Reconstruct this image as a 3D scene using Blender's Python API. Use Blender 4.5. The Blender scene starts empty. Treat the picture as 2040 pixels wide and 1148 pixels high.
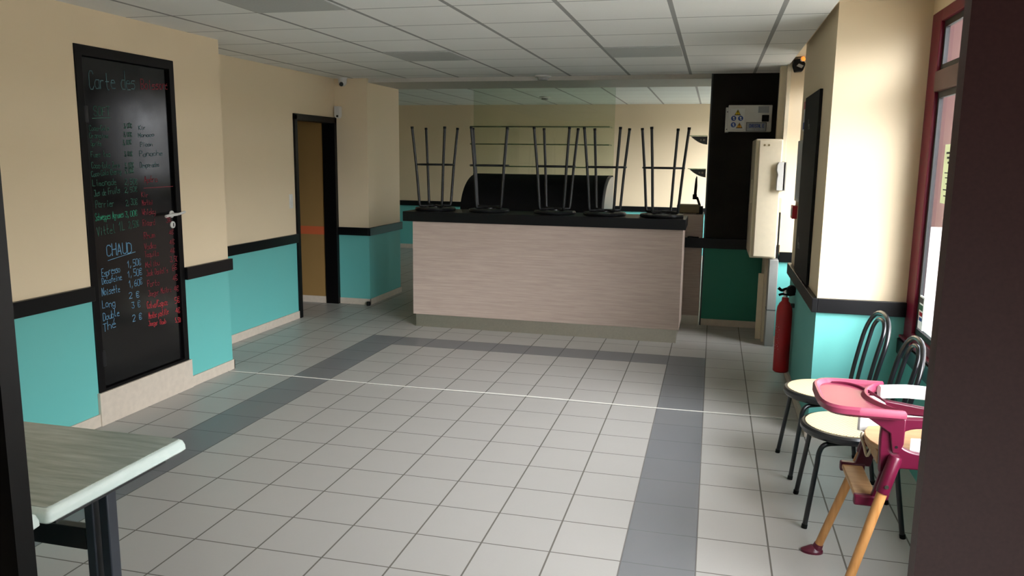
import bpy, bmesh, math, random
from mathutils import Vector, Matrix
random.seed(7)
C = bpy.context.scene
COL = C.collection
U = 0.305                      # one floor tile with its joint, in metres
PI = math.pi

# ------------------------------------------------------------------ materials
def lin(c):
    def f(v):
        v /= 255.0
        return v / 12.92 if v <= 0.04045 else ((v + 0.055) / 1.055) ** 2.4
    return (f(c[0]), f(c[1]), f(c[2]), 1.0)

def newmat(name):
    m = bpy.data.materials.new(name); m.use_nodes = True
    nt = m.node_tree
    return m, nt, nt.nodes['Principled BSDF']

def N(nt, typ, **kw):
    n = nt.nodes.new(typ)
    for k, v in kw.items():
        if k in n.inputs.keys() if hasattr(n.inputs, 'keys') else False:
            n.inputs[k].default_value = v
        else:
            setattr(n, k, v)
    return n

def math_node(nt, op, a, b=None, c=None):
    n = nt.nodes.new('ShaderNodeMath'); n.operation = op
    for i, v in enumerate((a, b, c)):
        if v is None: continue
        if isinstance(v, (int, float)): n.inputs[i].default_value = v
        else: nt.links.new(v, n.inputs[i])
    return n.outputs[0]

def mixcol(nt, fac, a, b, mode='MIX'):
    n = nt.nodes.new('ShaderNodeMix'); n.data_type = 'RGBA'; n.blend_type = mode
    for i, v in ((0, fac), (6, a), (7, b)):
        if isinstance(v, (int, float)): n.inputs[i].default_value = v
        elif isinstance(v, tuple): n.inputs[i].default_value = v
        else: nt.links.new(v, n.inputs[i])
    return n.outputs[2]

def noise(nt, vec, scale, detail=2.0, rough=0.5):
    n = nt.nodes.new('ShaderNodeTexNoise'); n.inputs['Scale'].default_value = scale
    n.inputs['Detail'].default_value = detail; n.inputs['Roughness'].default_value = rough
    if vec is not None: nt.links.new(vec, n.inputs['Vector'])
    return n.outputs['Fac']

def mapping(nt, vec, scale):
    n = nt.nodes.new('ShaderNodeMapping'); n.inputs['Scale'].default_value = scale
    nt.links.new(vec, n.inputs['Vector']); return n.outputs[0]

def bump(nt, b, height, strength, dist):
    n = nt.nodes.new('ShaderNodeBump'); n.inputs['Strength'].default_value = strength
    n.inputs['Distance'].default_value = dist
    nt.links.new(height, n.inputs['Height']); nt.links.new(n.outputs[0], b.inputs['Normal'])

def simple(name, col, rough=0.5, metal=0.0, grain=0.06, gscale=30.0, spec=0.5, coat=0.0, bmp=0.0):
    """a plain coloured surface with a faint mottling of its own"""
    m, nt, b = newmat(name)
    tc = nt.nodes.new('ShaderNodeTexCoord')
    f = noise(nt, tc.outputs['Object'], gscale, 3)
    c = lin(col)
    d = tuple(max(0, x * (1 - grain * 2)) for x in c[:3]) + (1,)
    e = tuple(min(1, x * (1 + grain * 2)) for x in c[:3]) + (1,)
    nt.links.new(mixcol(nt, f, d, e), b.inputs['Base Color'])
    b.inputs['Roughness'].default_value = rough; b.inputs['Metallic'].default_value = metal
    b.inputs['Specular IOR Level'].default_value = spec
    b.inputs['Coat Weight'].default_value = coat
    if bmp: bump(nt, b, f, bmp, 0.002)
    return m

M = {}
def wall_mat(name, low, high, zsplit, spec=0.35):
    """painted glass-fibre wallpaper: one colour under the chair rail, another above"""
    m, nt, b = newmat(name)
    g = nt.nodes.new('ShaderNodeNewGeometry')
    s = nt.nodes.new('ShaderNodeSeparateXYZ'); nt.links.new(g.outputs['Position'], s.inputs[0])
    f = math_node(nt, 'GREATER_THAN', s.outputs[2], zsplit * U)
    n1 = noise(nt, g.outputs['Position'], 1.3, 4, 0.6)
    n2 = noise(nt, g.outputs['Position'], 260, 2)
    c = mixcol(nt, f, lin(low), lin(high))
    c2 = mixcol(nt, math_node(nt, 'MULTIPLY', n1, 0.12), c, (0.30, 0.27, 0.21, 1))
    nt.links.new(c2, b.inputs['Base Color'])
    b.inputs['Roughness'].default_value = 0.62; b.inputs['Specular IOR Level'].default_value = spec
    bump(nt, b, n2, 0.25, 0.0015)
    return m
CREAM = (226, 207, 174); TEAL = (96, 180, 174)
M['wall'] = wall_mat('painted_wall', TEAL, CREAM, 2.72)
M['dark_wall'] = wall_mat('black_and_teal_wall', (50, 128, 108), (5, 5, 6), 2.72, 0.08)
M['cream_paint'] = simple('cream_paint', CREAM, 0.65, grain=0.03, gscale=2)
def corridor():
    m, nt, b = newmat('corridor_paint')
    g = nt.nodes.new('ShaderNodeNewGeometry')
    s = nt.nodes.new('ShaderNodeSeparateXYZ'); nt.links.new(g.outputs['Position'], s.inputs[0])
    f = math_node(nt, 'MULTIPLY', math_node(nt, 'GREATER_THAN', s.outputs[2], 2.57 * U), math_node(nt, 'LESS_THAN', s.outputs[2], 2.87 * U))
    nt.links.new(mixcol(nt, f, lin((146, 114, 64)), lin((200, 96, 54))), b.inputs['Base Color'])
    b.inputs['Roughness'].default_value = 0.7
    return m
M['corridor'] = corridor()

def floor_mat():
    m, nt, b = newmat('floor_tiles')
    g = nt.nodes.new('ShaderNodeNewGeometry')
    v = mapping(nt, g.outputs['Position'], (1 / U, 1 / U, 1 / U))
    s = nt.nodes.new('ShaderNodeSeparateXYZ'); nt.links.new(v, s.inputs[0])
    x, y = s.outputs[0], s.outputs[1]
    def line(c, w):
        fr = math_node(nt, 'FRACT', math_node(nt, 'ADD', c, 100.0))
        d = math_node(nt, 'MINIMUM', fr, math_node(nt, 'SUBTRACT', 1.0, fr))
        return math_node(nt, 'LESS_THAN', d, w)
    lx, ly = line(x, 0.0125), line(y, 0.0105)
    grout = math_node(nt, 'MAXIMUM', lx, ly)
    def band(c, a, bb):
        return math_node(nt, 'MULTIPLY', math_node(nt, 'GREATER_THAN', c, a), math_node(nt, 'LESS_THAN', c, bb))
    yin = math_node(nt, 'LESS_THAN', y, 0.0)
    side = math_node(nt, 'MAXIMUM', band(x, -10.0, -9.0), band(x, -1.0, 0.0))
    far = math_node(nt, 'MULTIPLY', band(y, -1.0, 0.0), band(x, -10.0, 0.0))
    dark = math_node(nt, 'MAXIMUM', math_node(nt, 'MULTIPLY', side, yin), far)
    fl = nt.nodes.new('ShaderNodeVectorMath'); fl.operation = 'FLOOR'; nt.links.new(v, fl.inputs[0])
    wn = nt.nodes.new('ShaderNodeTexWhiteNoise'); wn.noise_dimensions = '2D'; nt.links.new(fl.outputs[0], wn.inputs['Vector'])
    n1 = noise(nt, g.outputs['Position'], 6, 5, 0.65)
    n2 = noise(nt, g.outputs['Position'], 90, 3)
    base = mixcol(nt, dark, lin((172, 169, 164)), lin((106, 108, 112)))
    base = mixcol(nt, math_node(nt, 'MULTIPLY', wn.outputs['Value'], 0.10), base, (0.33, 0.32, 0.30, 1))
    base = mixcol(nt, math_node(nt, 'MULTIPLY', n1, 0.16), base, (0.36, 0.34, 0.31, 1))
    base = mixcol(nt, math_node(nt, 'MULTIPLY', n2, 0.10), base, (0.25, 0.24, 0.22, 1))
    gc = mixcol(nt, dark, lin((100, 95, 88)), lin((104, 104, 106)))
    nt.links.new(mixcol(nt, grout, base, gc), b.inputs['Base Color'])
    r = math_node(nt, 'ADD', math_node(nt, 'MULTIPLY', grout, 0.4), math_node(nt, 'ADD', 0.34, math_node(nt, 'MULTIPLY', n1, 0.12)))
    nt.links.new(r, b.inputs['Roughness'])
    b.inputs['Specular IOR Level'].default_value = 0.5
    h = math_node(nt, 'SUBTRACT', 1.0, grout)
    bump(nt, b, h, 0.5, 0.002)
    return m
M['floor'] = floor_mat()

def ceiling_mat(name, ox, oy, tile):
    m, nt, b = newmat(name)
    g = nt.nodes.new('ShaderNodeNewGeometry')
    v = mapping(nt, g.outputs['Position'], (1 / U, 1 / U, 1 / U))
    s = nt.nodes.new('ShaderNodeSeparateXYZ'); nt.links.new(v, s.inputs[0])
    def line(c, o, w):
        t = math_node(nt, 'DIVIDE', math_node(nt, 'SUBTRACT', c, o), 1.965)
        fr = math_node(nt, 'FRACT', math_node(nt, 'ADD', t, 100.0))
        d = math_node(nt, 'MINIMUM', fr, math_node(nt, 'SUBTRACT', 1.0, fr))
        return math_node(nt, 'LESS_THAN', d, w / 1.965)
    grid = math_node(nt, 'MAXIMUM', line(s.outputs[0], ox, 0.045), line(s.outputs[1], oy, 0.022))
    n2 = noise(nt, g.outputs['Position'], 120, 3, 0.7)
    n1 = noise(nt, g.outputs['Position'], 1.1, 4, 0.6)
    base = mixcol(nt, math_node(nt, 'MULTIPLY', n2, 0.18), lin(tile), (0.30, 0.30, 0.27, 1))
    base = mixcol(nt, math_node(nt, 'MULTIPLY', n1, 0.16), base, (0.38, 0.36, 0.30, 1))
    nt.links.new(mixcol(nt, grid, base, lin((150, 150, 146))), b.inputs['Base Color'])
    b.inputs['Roughness'].default_value = 0.85
    bump(nt, b, n2, 0.3, 0.002)
    return m
M['ceiling'] = ceiling_mat('suspended_ceiling', 1.03, 0.02, (242, 242, 237))
M['bar_ceiling'] = ceiling_mat('bar_ceiling', 1.03, 0.02, (224, 230, 224))
M['grey_panel'] = simple('grey_ceiling_panel', (176, 178, 174), 0.6, grain=0.05, gscale=90)
M['beam'] = simple('beam_paint', (188, 184, 174), 0.6, grain=0.03)
M['skirting'] = simple('skirting_tile', (196, 184, 168), 0.4, grain=0.07, gscale=25)
M['rail'] = simple('black_lacquer', (8, 8, 10), 0.36, grain=0.1, spec=0.3)
M['black_matt'] = simple('black_matt', (6, 6, 7), 0.6, grain=0.1, spec=0.2)
M['door_black'] = simple('blackboard_paint', (8, 8, 9), 0.22, grain=0.15, gscale=9, spec=0.6)
def smudged():
    m = M['door_black']; nt = m.node_tree; b = nt.nodes['Principled BSDF']
    tc = nt.nodes.new('ShaderNodeTexCoord'); f = noise(nt, tc.outputs['Object'], 3.2, 5, 0.6)
    nt.links.new(math_node(nt, 'ADD', 0.02, math_node(nt, 'MULTIPLY', f, 0.26)), b.inputs['Roughness'])
smudged()
M['frame_black'] = simple('black_gloss_frame', (6, 5, 6), 0.45, grain=0.1, spec=0.2)
M['burgundy'] = simple('burgundy_lacquer', (108, 18, 44), 0.4, grain=0.06, spec=0.25)
M['brown_frame'] = simple('brown_lacquer', (86, 48, 44), 0.55, grain=0.12, gscale=300)
M['gasket'] = simple('rubber_gasket', (10, 11, 13), 0.6)
M['white_plastic'] = simple('white_plastic', (208, 207, 202), 0.35, grain=0.02)
M['cream_plastic'] = simple('cream_plastic', (214, 202, 176), 0.4, grain=0.03)
M['grey_plastic'] = simple('grey_plastic', (150, 150, 146), 0.4, grain=0.03)
M['steel'] = simple('brushed_steel', (196, 190, 176), 0.36, 1.0, grain=0.05, gscale=60)
M['chrome'] = simple('chrome', (210, 208, 204), 0.18, 1.0, grain=0.02)
M['black_steel'] = simple('black_tube', (13, 15, 19), 0.30, grain=0.08, coat=0.3)
M['stool_steel'] = simple('stool_tube', (9, 9, 10), 0.38, grain=0.08)
M['stool_seat'] = simple('stool_seat', (11, 12, 14), 0.3, grain=0.1)
M['red_paint'] = simple('red_lacquer', (176, 16, 26), 0.3, grain=0.05)
M['red_plastic'] = simple('red_plastic', (170, 24, 40), 0.35)
M['maroon'] = simple('maroon_plastic', (84, 10, 38), 0.30, grain=0.04, spec=0.5)
M['tray'] = simple('tray_plastic', (138, 50, 76), 0.33, grain=0.03, spec=0.7, coat=0.25)
M['bracket'] = simple('bracket_grey', (104, 108, 106), 0.5)
M['table_leg'] = simple('table_leg_paint', (46, 50, 58), 0.4)
M['dark_grey'] = simple('dark_grey_metal', (70, 74, 76), 0.4, 0.6)
M['cord'] = simple('white_cord', (205, 203, 194), 0.7)
def paper(name, col):
    m, nt, b = newmat(name); b.inputs['Base Color'].default_value = lin(col); b.inputs['Roughness'].default_value = 0.8
    tr = nt.nodes.new('ShaderNodeBsdfTranslucent'); tr.inputs[0].default_value = lin(col)
    mx = nt.nodes.new('ShaderNodeMixShader'); mx.inputs[0].default_value = 0.22
    nt.links.new(b.outputs[0], mx.inputs[1]); nt.links.new(tr.outputs[0], mx.inputs[2]); nt.links.new(mx.outputs[0], nt.nodes['Material Output'].inputs[0]); return m
M['paper'] = paper('paper', (236, 240, 214)); M['white_paper'] = paper('white_paper', (224, 226, 224))
M['ink'] = simple('ink', (70, 72, 74), 0.8)
M['blue_ink'] = simple('blue_ink', (30, 62, 140), 0.6)
M['sign_blue'] = simple('sign_blue', (24, 66, 150), 0.5)
M['sign_yellow'] = simple('sign_yellow', (222, 196, 30), 0.5)
M['sign_orange'] = simple('sign_orange', (222, 160, 40), 0.5)
M['grey_label'] = simple('grey_label', (150, 154, 158), 0.5)
M['pink_plaster'] = simple('pink_plaster', (66, 34, 35), 0.8, grain=0.04, gscale=3)
M['pavement'] = simple('pavement', (200, 196, 190), 0.85, grain=0.1, gscale=5)
M['olive'] = simple('olive_enamel', (120, 106, 72), 0.5)
M['vestibule'] = simple('vestibule_paint', (60, 50, 46), 0.8)
M['lens'] = simple('lens_glass', (12, 12, 14), 0.12)
M['chalk_teal'] = simple('chalk_grey_teal', (72, 106, 110), 0.8)  # teal chalk, with the dimness of the upper door painted in
M['chalk_green'] = simple('chalk_green', (50, 106, 86), 0.8)
M['chalk_lit_green'] = simple('chalk_lit_green', (50, 150, 114), 0.8)  # same green chalk, the stronger light on it painted in
M['chalk_blue'] = simple('chalk_blue', (96, 146, 176), 0.8)
M['chalk_red'] = simple('chalk_red', (140, 44, 54), 0.8)
M['chalk_lit_red'] = simple('chalk_lit_red', (190, 54, 62), 0.8)  # same red chalk, the stronger light on the bottom lines painted in

def wood(name, a, b_, scale, rough=0.45, stretch=(1, 1, 14)):
    m, nt, b = newmat(name)
    tc = nt.nodes.new('ShaderNodeTexCoord')
    v = mapping(nt, tc.outputs['Object'], tuple(scale / s for s in stretch))
    f = noise(nt, v, 1.0, 6, 0.6)
    r = nt.nodes.new('ShaderNodeMapRange'); r.inputs[1].default_value = 0.3; r.inputs[2].default_value = 0.7
    nt.links.new(f, r.inputs[0])
    nt.links.new(mixcol(nt, r.outputs[0], lin(a), lin(b_)), b.inputs['Base Color'])
    b.inputs['Roughness'].default_value = rough
    bump(nt, b, f, 0.1, 0.001)
    return m
M['laminate'] = wood('greige_laminate', (166, 146, 134), (184, 165, 152), 90, 0.5, (22, 1, 1))
M['beech'] = wood('beech', (170, 116, 62), (198, 144, 88), 60, 0.35)
M['ply'] = wood('light_plywood', (176, 134, 88), (196, 156, 108), 50, 0.4, (8, 1, 1))
M['marble'] = wood('veined_tabletop', (130, 142, 132), (178, 188, 180), 45, 0.30, (9, 1, 1))
M['marble_edge'] = wood('pale_veined_edge', (204, 220, 214), (224, 236, 230), 35, 0.35, (1, 4, 1))

def cane():
    m, nt, b = newmat('woven_cane')
    tc = nt.nodes.new('ShaderNodeTexCoord')
    v = nt.nodes.new('ShaderNodeMapping'); v.inputs['Rotation'].default_value = (0, 0, 0.6)
    v.inputs['Scale'].default_value = (78, 78, 0)
    nt.links.new(tc.outputs['Object'], v.inputs['Vector'])
    vor = nt.nodes.new('ShaderNodeTexVoronoi'); vor.inputs['Randomness'].default_value = 0.0; vor.inputs['Scale'].default_value = 1.0
    nt.links.new(v.outputs[0], vor.inputs['Vector'])
    hole = math_node(nt, 'LESS_THAN', vor.outputs['Distance'], 0.24)
    nt.links.new(mixcol(nt, hole, lin((236, 220, 176)), lin((170, 142, 92))), b.inputs['Base Color'])
    b.inputs['Roughness'].default_value = 0.45
    bump(nt, b, math_node(nt, 'SUBTRACT', 1.0, hole), 0.4, 0.002)
    return m
M['cane'] = cane()

def glass(name, tint, refl_rough=0.0, ior=1.5):
    """thin pane: lets light straight through with a tint, mirrors by angle"""
    m = bpy.data.materials.new(name); m.use_nodes = True; nt = m.node_tree; nt.nodes.clear()
    o = nt.nodes.new('ShaderNodeOutputMaterial'); t = nt.nodes.new('ShaderNodeBsdfTransparent')
    gl = nt.nodes.new('ShaderNodeBsdfGlossy'); mx = nt.nodes.new('ShaderNodeMixShader')
    t.inputs[0].default_value = lin(tint); gl.inputs['Roughness'].default_value = refl_rough
    g = nt.nodes.new('ShaderNodeNewGeometry'); dt = nt.nodes.new('ShaderNodeVectorMath'); dt.operation = 'DOT_PRODUCT'
    nt.links.new(g.outputs['Incoming'], dt.inputs[0]); nt.links.new(g.outputs['Normal'], dt.inputs[1])
    c = math_node(nt, 'ABSOLUTE', dt.outputs['Value'])
    f0 = ((ior - 1) / (ior + 1)) ** 2
    p5 = math_node(nt, 'POWER', math_node(nt, 'SUBTRACT', 1.0, c), 5.0)
    fr = math_node(nt, 'ADD', f0, math_node(nt, 'MULTIPLY', p5, 1 - f0))
    nt.links.new(fr, mx.inputs[0]); nt.links.new(t.outputs[0], mx.inputs[1]); nt.links.new(gl.outputs[0], mx.inputs[2])
    nt.links.new(mx.outputs[0], o.inputs[0]); return m
M['pane'] = glass('window_glass', (238, 236, 236))
M['green_glass'] = glass('greenish_glass', (241, 246, 240), 0.0, 1.5)
M['shelf_glass'] = glass('shelf_glass', (150, 178, 156), 0.0, 1.5)
m, nt, b = newmat('orange_lamp'); b.inputs['Base Color'].default_value = lin((255, 150, 50)); b.inputs['Emission Color'].default_value = lin((255, 150, 60)); b.inputs['Emission Strength'].default_value = 0.9
M['orange_lamp'] = m

# ------------------------------------------------------------------ mesh helpers
def NB(): return bmesh.new()
def box(bm, x0, x1, y0, y1, z0, z1, s=U):
    vs = [bm.verts.new((x * s, y * s, z * s)) for x in (x0, x1) for y in (y0, y1) for z in (z0, z1)]
    for q in ((0, 1, 3, 2), (4, 6, 7, 5), (0, 4, 5, 1), (2, 3, 7, 6), (0, 2, 6, 4), (1, 5, 7, 3)):
        bm.faces.new([vs[i] for i in q])
    return vs
def tube(bm, pts, r, seg=12, closed=False, caps=True):
    pts = [Vector(p) for p in pts]; n = len(pts)
    rs = r if isinstance(r, (list, tuple)) else [r] * n
    rings = []; prev = None
    for i, p in enumerate(pts):
        if closed: t = (pts[(i + 1) % n] - pts[i - 1]).normalized()
        elif i == 0: t = (pts[1] - p).normalized()
        elif i == n - 1: t = (p - pts[-2]).normalized()
        else: t = (pts[i + 1] - pts[i - 1]).normalized()
        if prev is None:
            a = Vector((0, 0, 1)) if abs(t.z) < 0.9 else Vector((1, 0, 0))
            u = t.cross(a).normalized()
        else:
            u = (prev - t * prev.dot(t)).normalized()
        prev = u; w = t.cross(u)
        rings.append([bm.verts.new(p + (u * math.cos(k * 2 * PI / seg) + w * math.sin(k * 2 * PI / seg)) * rs[i]) for k in range(seg)])
    m_ = n if closed else n - 1
    for i in range(m_):
        a, b2 = rings[i], rings[(i + 1) % n]
        off = 0
        if closed and i == n - 1:
            off = min(range(seg), key=lambda o: (a[0].co - b2[o].co).length)
        for k in range(seg):
            bm.faces.new((a[k], a[(k + 1) % seg], b2[(k + 1 + off) % seg], b2[(k + off) % seg]))
    if caps and not closed:
        bm.faces.new(rings[0][::-1]); bm.faces.new(rings[-1])
def lathe(bm, prof, seg=32, cx=0, cy=0, axis='z'):
    rings = []
    for r, z in prof:
        ring = []
        for k in range(seg):
            a = k * 2 * PI / seg; c, s_ = r * math.cos(a), r * math.sin(a)
            co = (cx + c, cy + s_, z) if axis == 'z' else ((z, cx + c, cy + s_) if axis == 'x' else (cx + c, z, cy + s_))
            ring.append(bm.verts.new(co))
        rings.append(ring)
    for a, b2 in zip(rings, rings[1:]):
        for k in range(seg):
            bm.faces.new((a[k], a[(k + 1) % seg], b2[(k + 1) % seg], b2[k]))
    bm.faces.new(rings[0][::-1]); bm.faces.new(rings[-1])
def prism(bm, poly, a, b2, axis='y', s=1.0):
    """extrude a 2-D outline between a and b2 along an axis; outline is (x,z) for y, (y,z) for x, (x,y) for z"""
    def co(p, t):
        return {'y': (p[0], t, p[1]), 'x': (t, p[0], p[1]), 'z': (p[0], p[1], t)}[axis]
    A = [bm.verts.new(Vector(co(p, a)) * s) for p in poly]; B = [bm.verts.new(Vector(co(p, b2)) * s) for p in poly]
    bm.faces.new(A); bm.faces.new(B[::-1]); n = len(poly)
    for i in range(n): bm.faces.new((A[i], B[i], B[(i + 1) % n], A[(i + 1) % n]))
def ring_prism(bm, outer, inner, a, b2, axis='y', s=1.0):
    """an outline with a hole (same number of points in both) extruded between a and b2"""
    def co(p, t):
        return {'y': (p[0], t, p[1]), 'x': (t, p[0], p[1]), 'z': (p[0], p[1], t)}[axis]
    v = [[bm.verts.new(Vector(co(p, t)) * s) for p in pl] for t in (a, b2) for pl in (outer, inner)]
    n = len(outer)
    for i in range(n):
        j = (i + 1) % n
        bm.faces.new((v[0][i], v[0][j], v[1][j], v[1][i])); bm.faces.new((v[2][i], v[3][i], v[3][j], v[2][j]))
        bm.faces.new((v[0][i], v[2][i], v[2][j], v[0][j])); bm.faces.new((v[1][i], v[1][j], v[3][j], v[3][i]))
def smooth_path(pts, n=6):
    P = [Vector(p) for p in pts]; out = []
    for i in range(len(P) - 1):
        p0 = P[max(i - 1, 0)]; p1 = P[i]; p2 = P[i + 1]; p3 = P[min(i + 2, len(P) - 1)]
        for k in range(n):
            t = k / n
            out.append(0.5 * ((2 * p1) + (-p0 + p2) * t + (2 * p0 - 5 * p1 + 4 * p2 - p3) * t * t + (-p0 + 3 * p1 - 3 * p2 + p3) * t ** 3))
    out.append(P[-1]); return out
def obj(name, bm, mat, parent=None, bevel=0.0, smooth=True, bseg=2):
    """one mesh object; geometry is given in the parent's frame, or the world's when it stands alone"""
    bmesh.ops.recalc_face_normals(bm, faces=bm.faces)
    me = bpy.data.meshes.new(name); 
    o = bpy.data.objects.new(name, me); COL.objects.link(o)
    if parent is None:
        xs = [v.co for v in bm.verts]
        c = Vector(((min(v.x for v in xs) + max(v.x for v in xs)) / 2, (min(v.y for v in xs) + max(v.y for v in xs)) / 2, min(v.z for v in xs)))
        bmesh.ops.translate(bm, verts=bm.verts, vec=-c); o.location = c
    else: o.parent = parent
    bm.to_mesh(me); bm.free()
    for mm in (mat if isinstance(mat, (list, tuple)) else [mat]): me.materials.append(mm)
    if bevel:
        md = o.modifiers.new('edge', 'BEVEL'); md.width = bevel; md.segments = bseg; md.limit_method = 'ANGLE'; md.angle_limit = 0.7
        md.harden_normals = False
    if smooth:
        for p in me.polygons: p.use_smooth = True
        me.set_sharp_from_angle(angle=0.6)
    return o
def tag(o, label, cat, group=None, kind=None):
    o['label'] = label; o['category'] = cat
    if group: o['group'] = group
    if kind: o['kind'] = kind
    return o
def thing(name, label, cat, loc, rz=0.0, group=None):
    """loc in floor-tile units"""
    o = bpy.data.objects.new(name, None); COL.objects.link(o); o.empty_display_size = 0.1
    o.location = Vector(loc) * U; o.rotation_euler = (0, 0, rz)
    return tag(o, label, cat, group)
def struct(name, bm, mat, parent=None, bevel=0.0, smooth=False):
    o = obj(name, bm, mat, parent, bevel, smooth)
    if parent is None: o['kind'] = 'structure'
    return o
def local(bm, root):
    """geometry written in world metres, moved into an unrotated thing's own frame"""
    bmesh.ops.translate(bm, verts=bm.verts, vec=-Vector(root.location)); return bm
def dup(root, loc, rz, label=None):
    r = root.copy(); COL.objects.link(r); r.location = Vector(loc) * U; r.rotation_euler = (0, 0, rz)
    if label: r['label'] = label
    for ch in list(root.children):
        c = ch.copy(); COL.objects.link(c); c.parent = r
        for g in ch.children:
            d = g.copy(); COL.objects.link(d); d.parent = c
    return r

# ------------------------------------------------------------------ handwriting
G = {
'a': "45 15 04 03 12 32 43|45 42", 'b': "08 02 32 43 44 35 05", 'c': "44 35 15 04 03 12 32 43", 'd': "48 42 12 03 04 15 45",
'e': "04 44 35 15 04 03 12 42", 'f': "48 38 27 22|05 45", 'g': "45 15 04 03 12 42|45 41 30 10 01", 'h': "08 02|04 15 35 44 42",
'i': "25 22|27 26", 'j': "25 21 10 00|27 26", 'k': "08 02|45 03 42", 'l': "18 13 22 32", 'm': "05 02|04 15 24 22|24 35 44 42",
'n': "05 02|04 15 35 44 42", 'o': "15 35 44 43 32 12 03 04 15", 'p': "05 00|05 35 44 43 32 02", 'q': "45 40|45 15 04 03 12 42",
'r': "05 02|04 15 35", 's': "45 15 04 34 43 32 02", 't': "18 13 22 32|05 35", 'u': "05 03 12 32 43|45 42", 'v': "05 22 45",
'w': "05 12 24 32 45", 'x': "05 42|02 45", 'y': "05 03 12 42|45 41 30 10", 'z': "05 45 02 42", '\u00e9': "04 44 35 15 04 03 12 42|26 38",
'A': "02 28 42|14 34", 'B': "02 08 38 47 46 35 05|35 44 43 32 02", 'C': "47 38 18 07 03 12 32 43", 'D': "02 08 28 47 43 22 02",
'E': "48 08 02 42|05 35", 'F': "48 08 02|05 35", 'H': "08 02|48 42|05 45", 'I': "28 22", 'J': "18 48 43 32 12 03", 'K': "08 02|48 05 42",
'L': "08 02 42", 'M': "02 08 24 48 42", 'N': "02 08 42 48", 'O': "18 38 47 43 32 12 03 07 18", 'P': "02 08 38 47 46 35 05",
'R': "02 08 38 47 46 35 05|25 42", 'S': "47 38 18 07 06 15 35 44 43 32 12 03", 'T': "08 48|28 22", 'U': "08 03 12 32 43 48",
'V': "08 22 48", 'W': "08 12 25 32 48", 'Z': "08 48 02 42",
'0': "18 38 47 43 32 12 03 07 18", '1': "06 28 22", '2': "07 18 38 47 46 02 42", '3': "08 48 25 35 44 43 32 12 03", '4': "38 04 44|38 32",
'5': "48 08 05 35 44 43 32 02", '6': "38 06 03 12 32 43 44 35 04", '7': "08 48 12", '8': "15 06 17 37 46 35 15 04 03 12 32 43 44 35",
'\u20ac': "47 38 18 07 03 12 32 43|06 36|04 34", ',': "13 01", '-': "14 34", "'": "28 16", '/': "02 48", '.': "22 23", '!': "28 24|23 22", ' ': "",
'_': "01 41"}
def write(bm, text, O, u, v, width, height, w, jitter=0.25, mono=False):
    """flat pen strokes of a text: O start of the baseline, u along it, v up it, width overall, height of a capital, w stroke width"""
    u = Vector(u).normalized(); v = Vector(v).normalized(); nrm = u.cross(v).normalized()
    if text == '_':
        segs = [[(0, 0), (width * 0.5, height * 0.2), (width, 0)]]
    else:
        adv = width / max(1, len(text)); segs = []
        for i, ch in enumerate(text):
            g = G.get(ch, "");
            if not g: continue
            dx = random.uniform(-jitter, jitter) * 0.1 * adv; dy = random.uniform(-jitter, jitter) * 0.25 * height
            sc = 1 + random.uniform(-jitter, jitter) * 0.3
            for st in g.split('|'):
                segs.append([((i + 0.08) * adv + dx + int(p[0]) / 4 * adv * 0.78, dy + (int(p[1]) - 2) / 6 * height * sc) for p in st.split()])
    for sg in segs:
        P = [Vector(O) + u * a + v * b2 for a, b2 in sg]
        for a, b2 in zip(P, P[1:]):
            d = (b2 - a)
            if d.length < 1e-6: continue
            d.normalize(); s_ = nrm.cross(d) * (w / 2); e = d * (w * 0.35)
            bm.faces.new([bm.verts.new(q) for q in (a - e - s_, b2 + e - s_, b2 + e + s_, a - e + s_)])
def text_obj(name, bm, mat, parent=None):
    me = bpy.data.meshes.new(name); o = bpy.data.objects.new(name, me); COL.objects.link(o)
    bm.to_mesh(me); bm.free(); me.materials.append(mat); o.parent = parent; return o
# ------------------------------------------------------------------ the setting (numbers in floor tiles)
CZ, BZ = 8.2, 8.45           # ceilings of the dining room and of the bar room
bm = NB(); box(bm, -21, 4.1, -27, 23, -0.35, 0); struct('floor', bm, M['floor'])
# left wall: opening of the raised menu door (y -9.32..-6.47, z 0.68..7.5) and of an unseen narrow window added for its reflection
bm = NB()
box(bm, -13.9, -11.83, -14.2, -9.32, 0, BZ); box(bm, -13.9, -11.83, -6.47, -4.72, 0, BZ)
box(bm, -13.9, -11.83, -9.32, -6.47, 0, 0.68); box(bm, -13.9, -11.83, -9.32, -6.47, 7.5, BZ)
box(bm, -13.9, -12.3, -9.32, -6.47, 0.68, 7.5)
box(bm, -12.6, -11.83, -20.4, -15.1, 0, BZ); box(bm, -12.6, -11.83, -15.1, -14.2, 0, 2.4); box(bm, -12.6, -11.83, -15.1, -14.2, 8.0, BZ)
struct('wall_left', bm, M['wall'])
bm = NB()
box(bm, -14.0, -13.47, -4.72, 1.62, 0, BZ); box(bm, -14.0, -13.47, 1.62, 4.62, 6.78, BZ)
struct('wall_left_recess', bm, M['wall'])
bm = NB(); box(bm, -13.9, -12.2, 4.62, 7.6, 0, BZ); box(bm, -20.5, -13.9, 4.95, 7.6, 0, BZ + .2)
struct('wall_left_pilaster', bm, M['wall'])
bm = NB()
box(bm, -20.5, -13.9, 4.5, 4.95, 0, BZ); box(bm, -20.9, -20.5, 0.2, 7.6, 0, BZ); box(bm, -20.5, -14.0, 0.2, 0.6, 0, BZ)
struct('wall_corridor', bm, M['corridor'])
bm = NB(); box(bm, -20.9, -14.0, 0.2, 4.95, 7.9, 8.1); struct('ceiling_corridor', bm, M['cream_paint'])
bm = NB(); box(bm, -21, 4.1, 22.6, 23, 0, BZ + .2); struct('wall_back', bm, M['wall'])
bm = NB(); box(bm, -20.9, -20.5, 7.6, 22.6, 0, BZ + .2); struct('wall_bar_left', bm, M['wall'])
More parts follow.
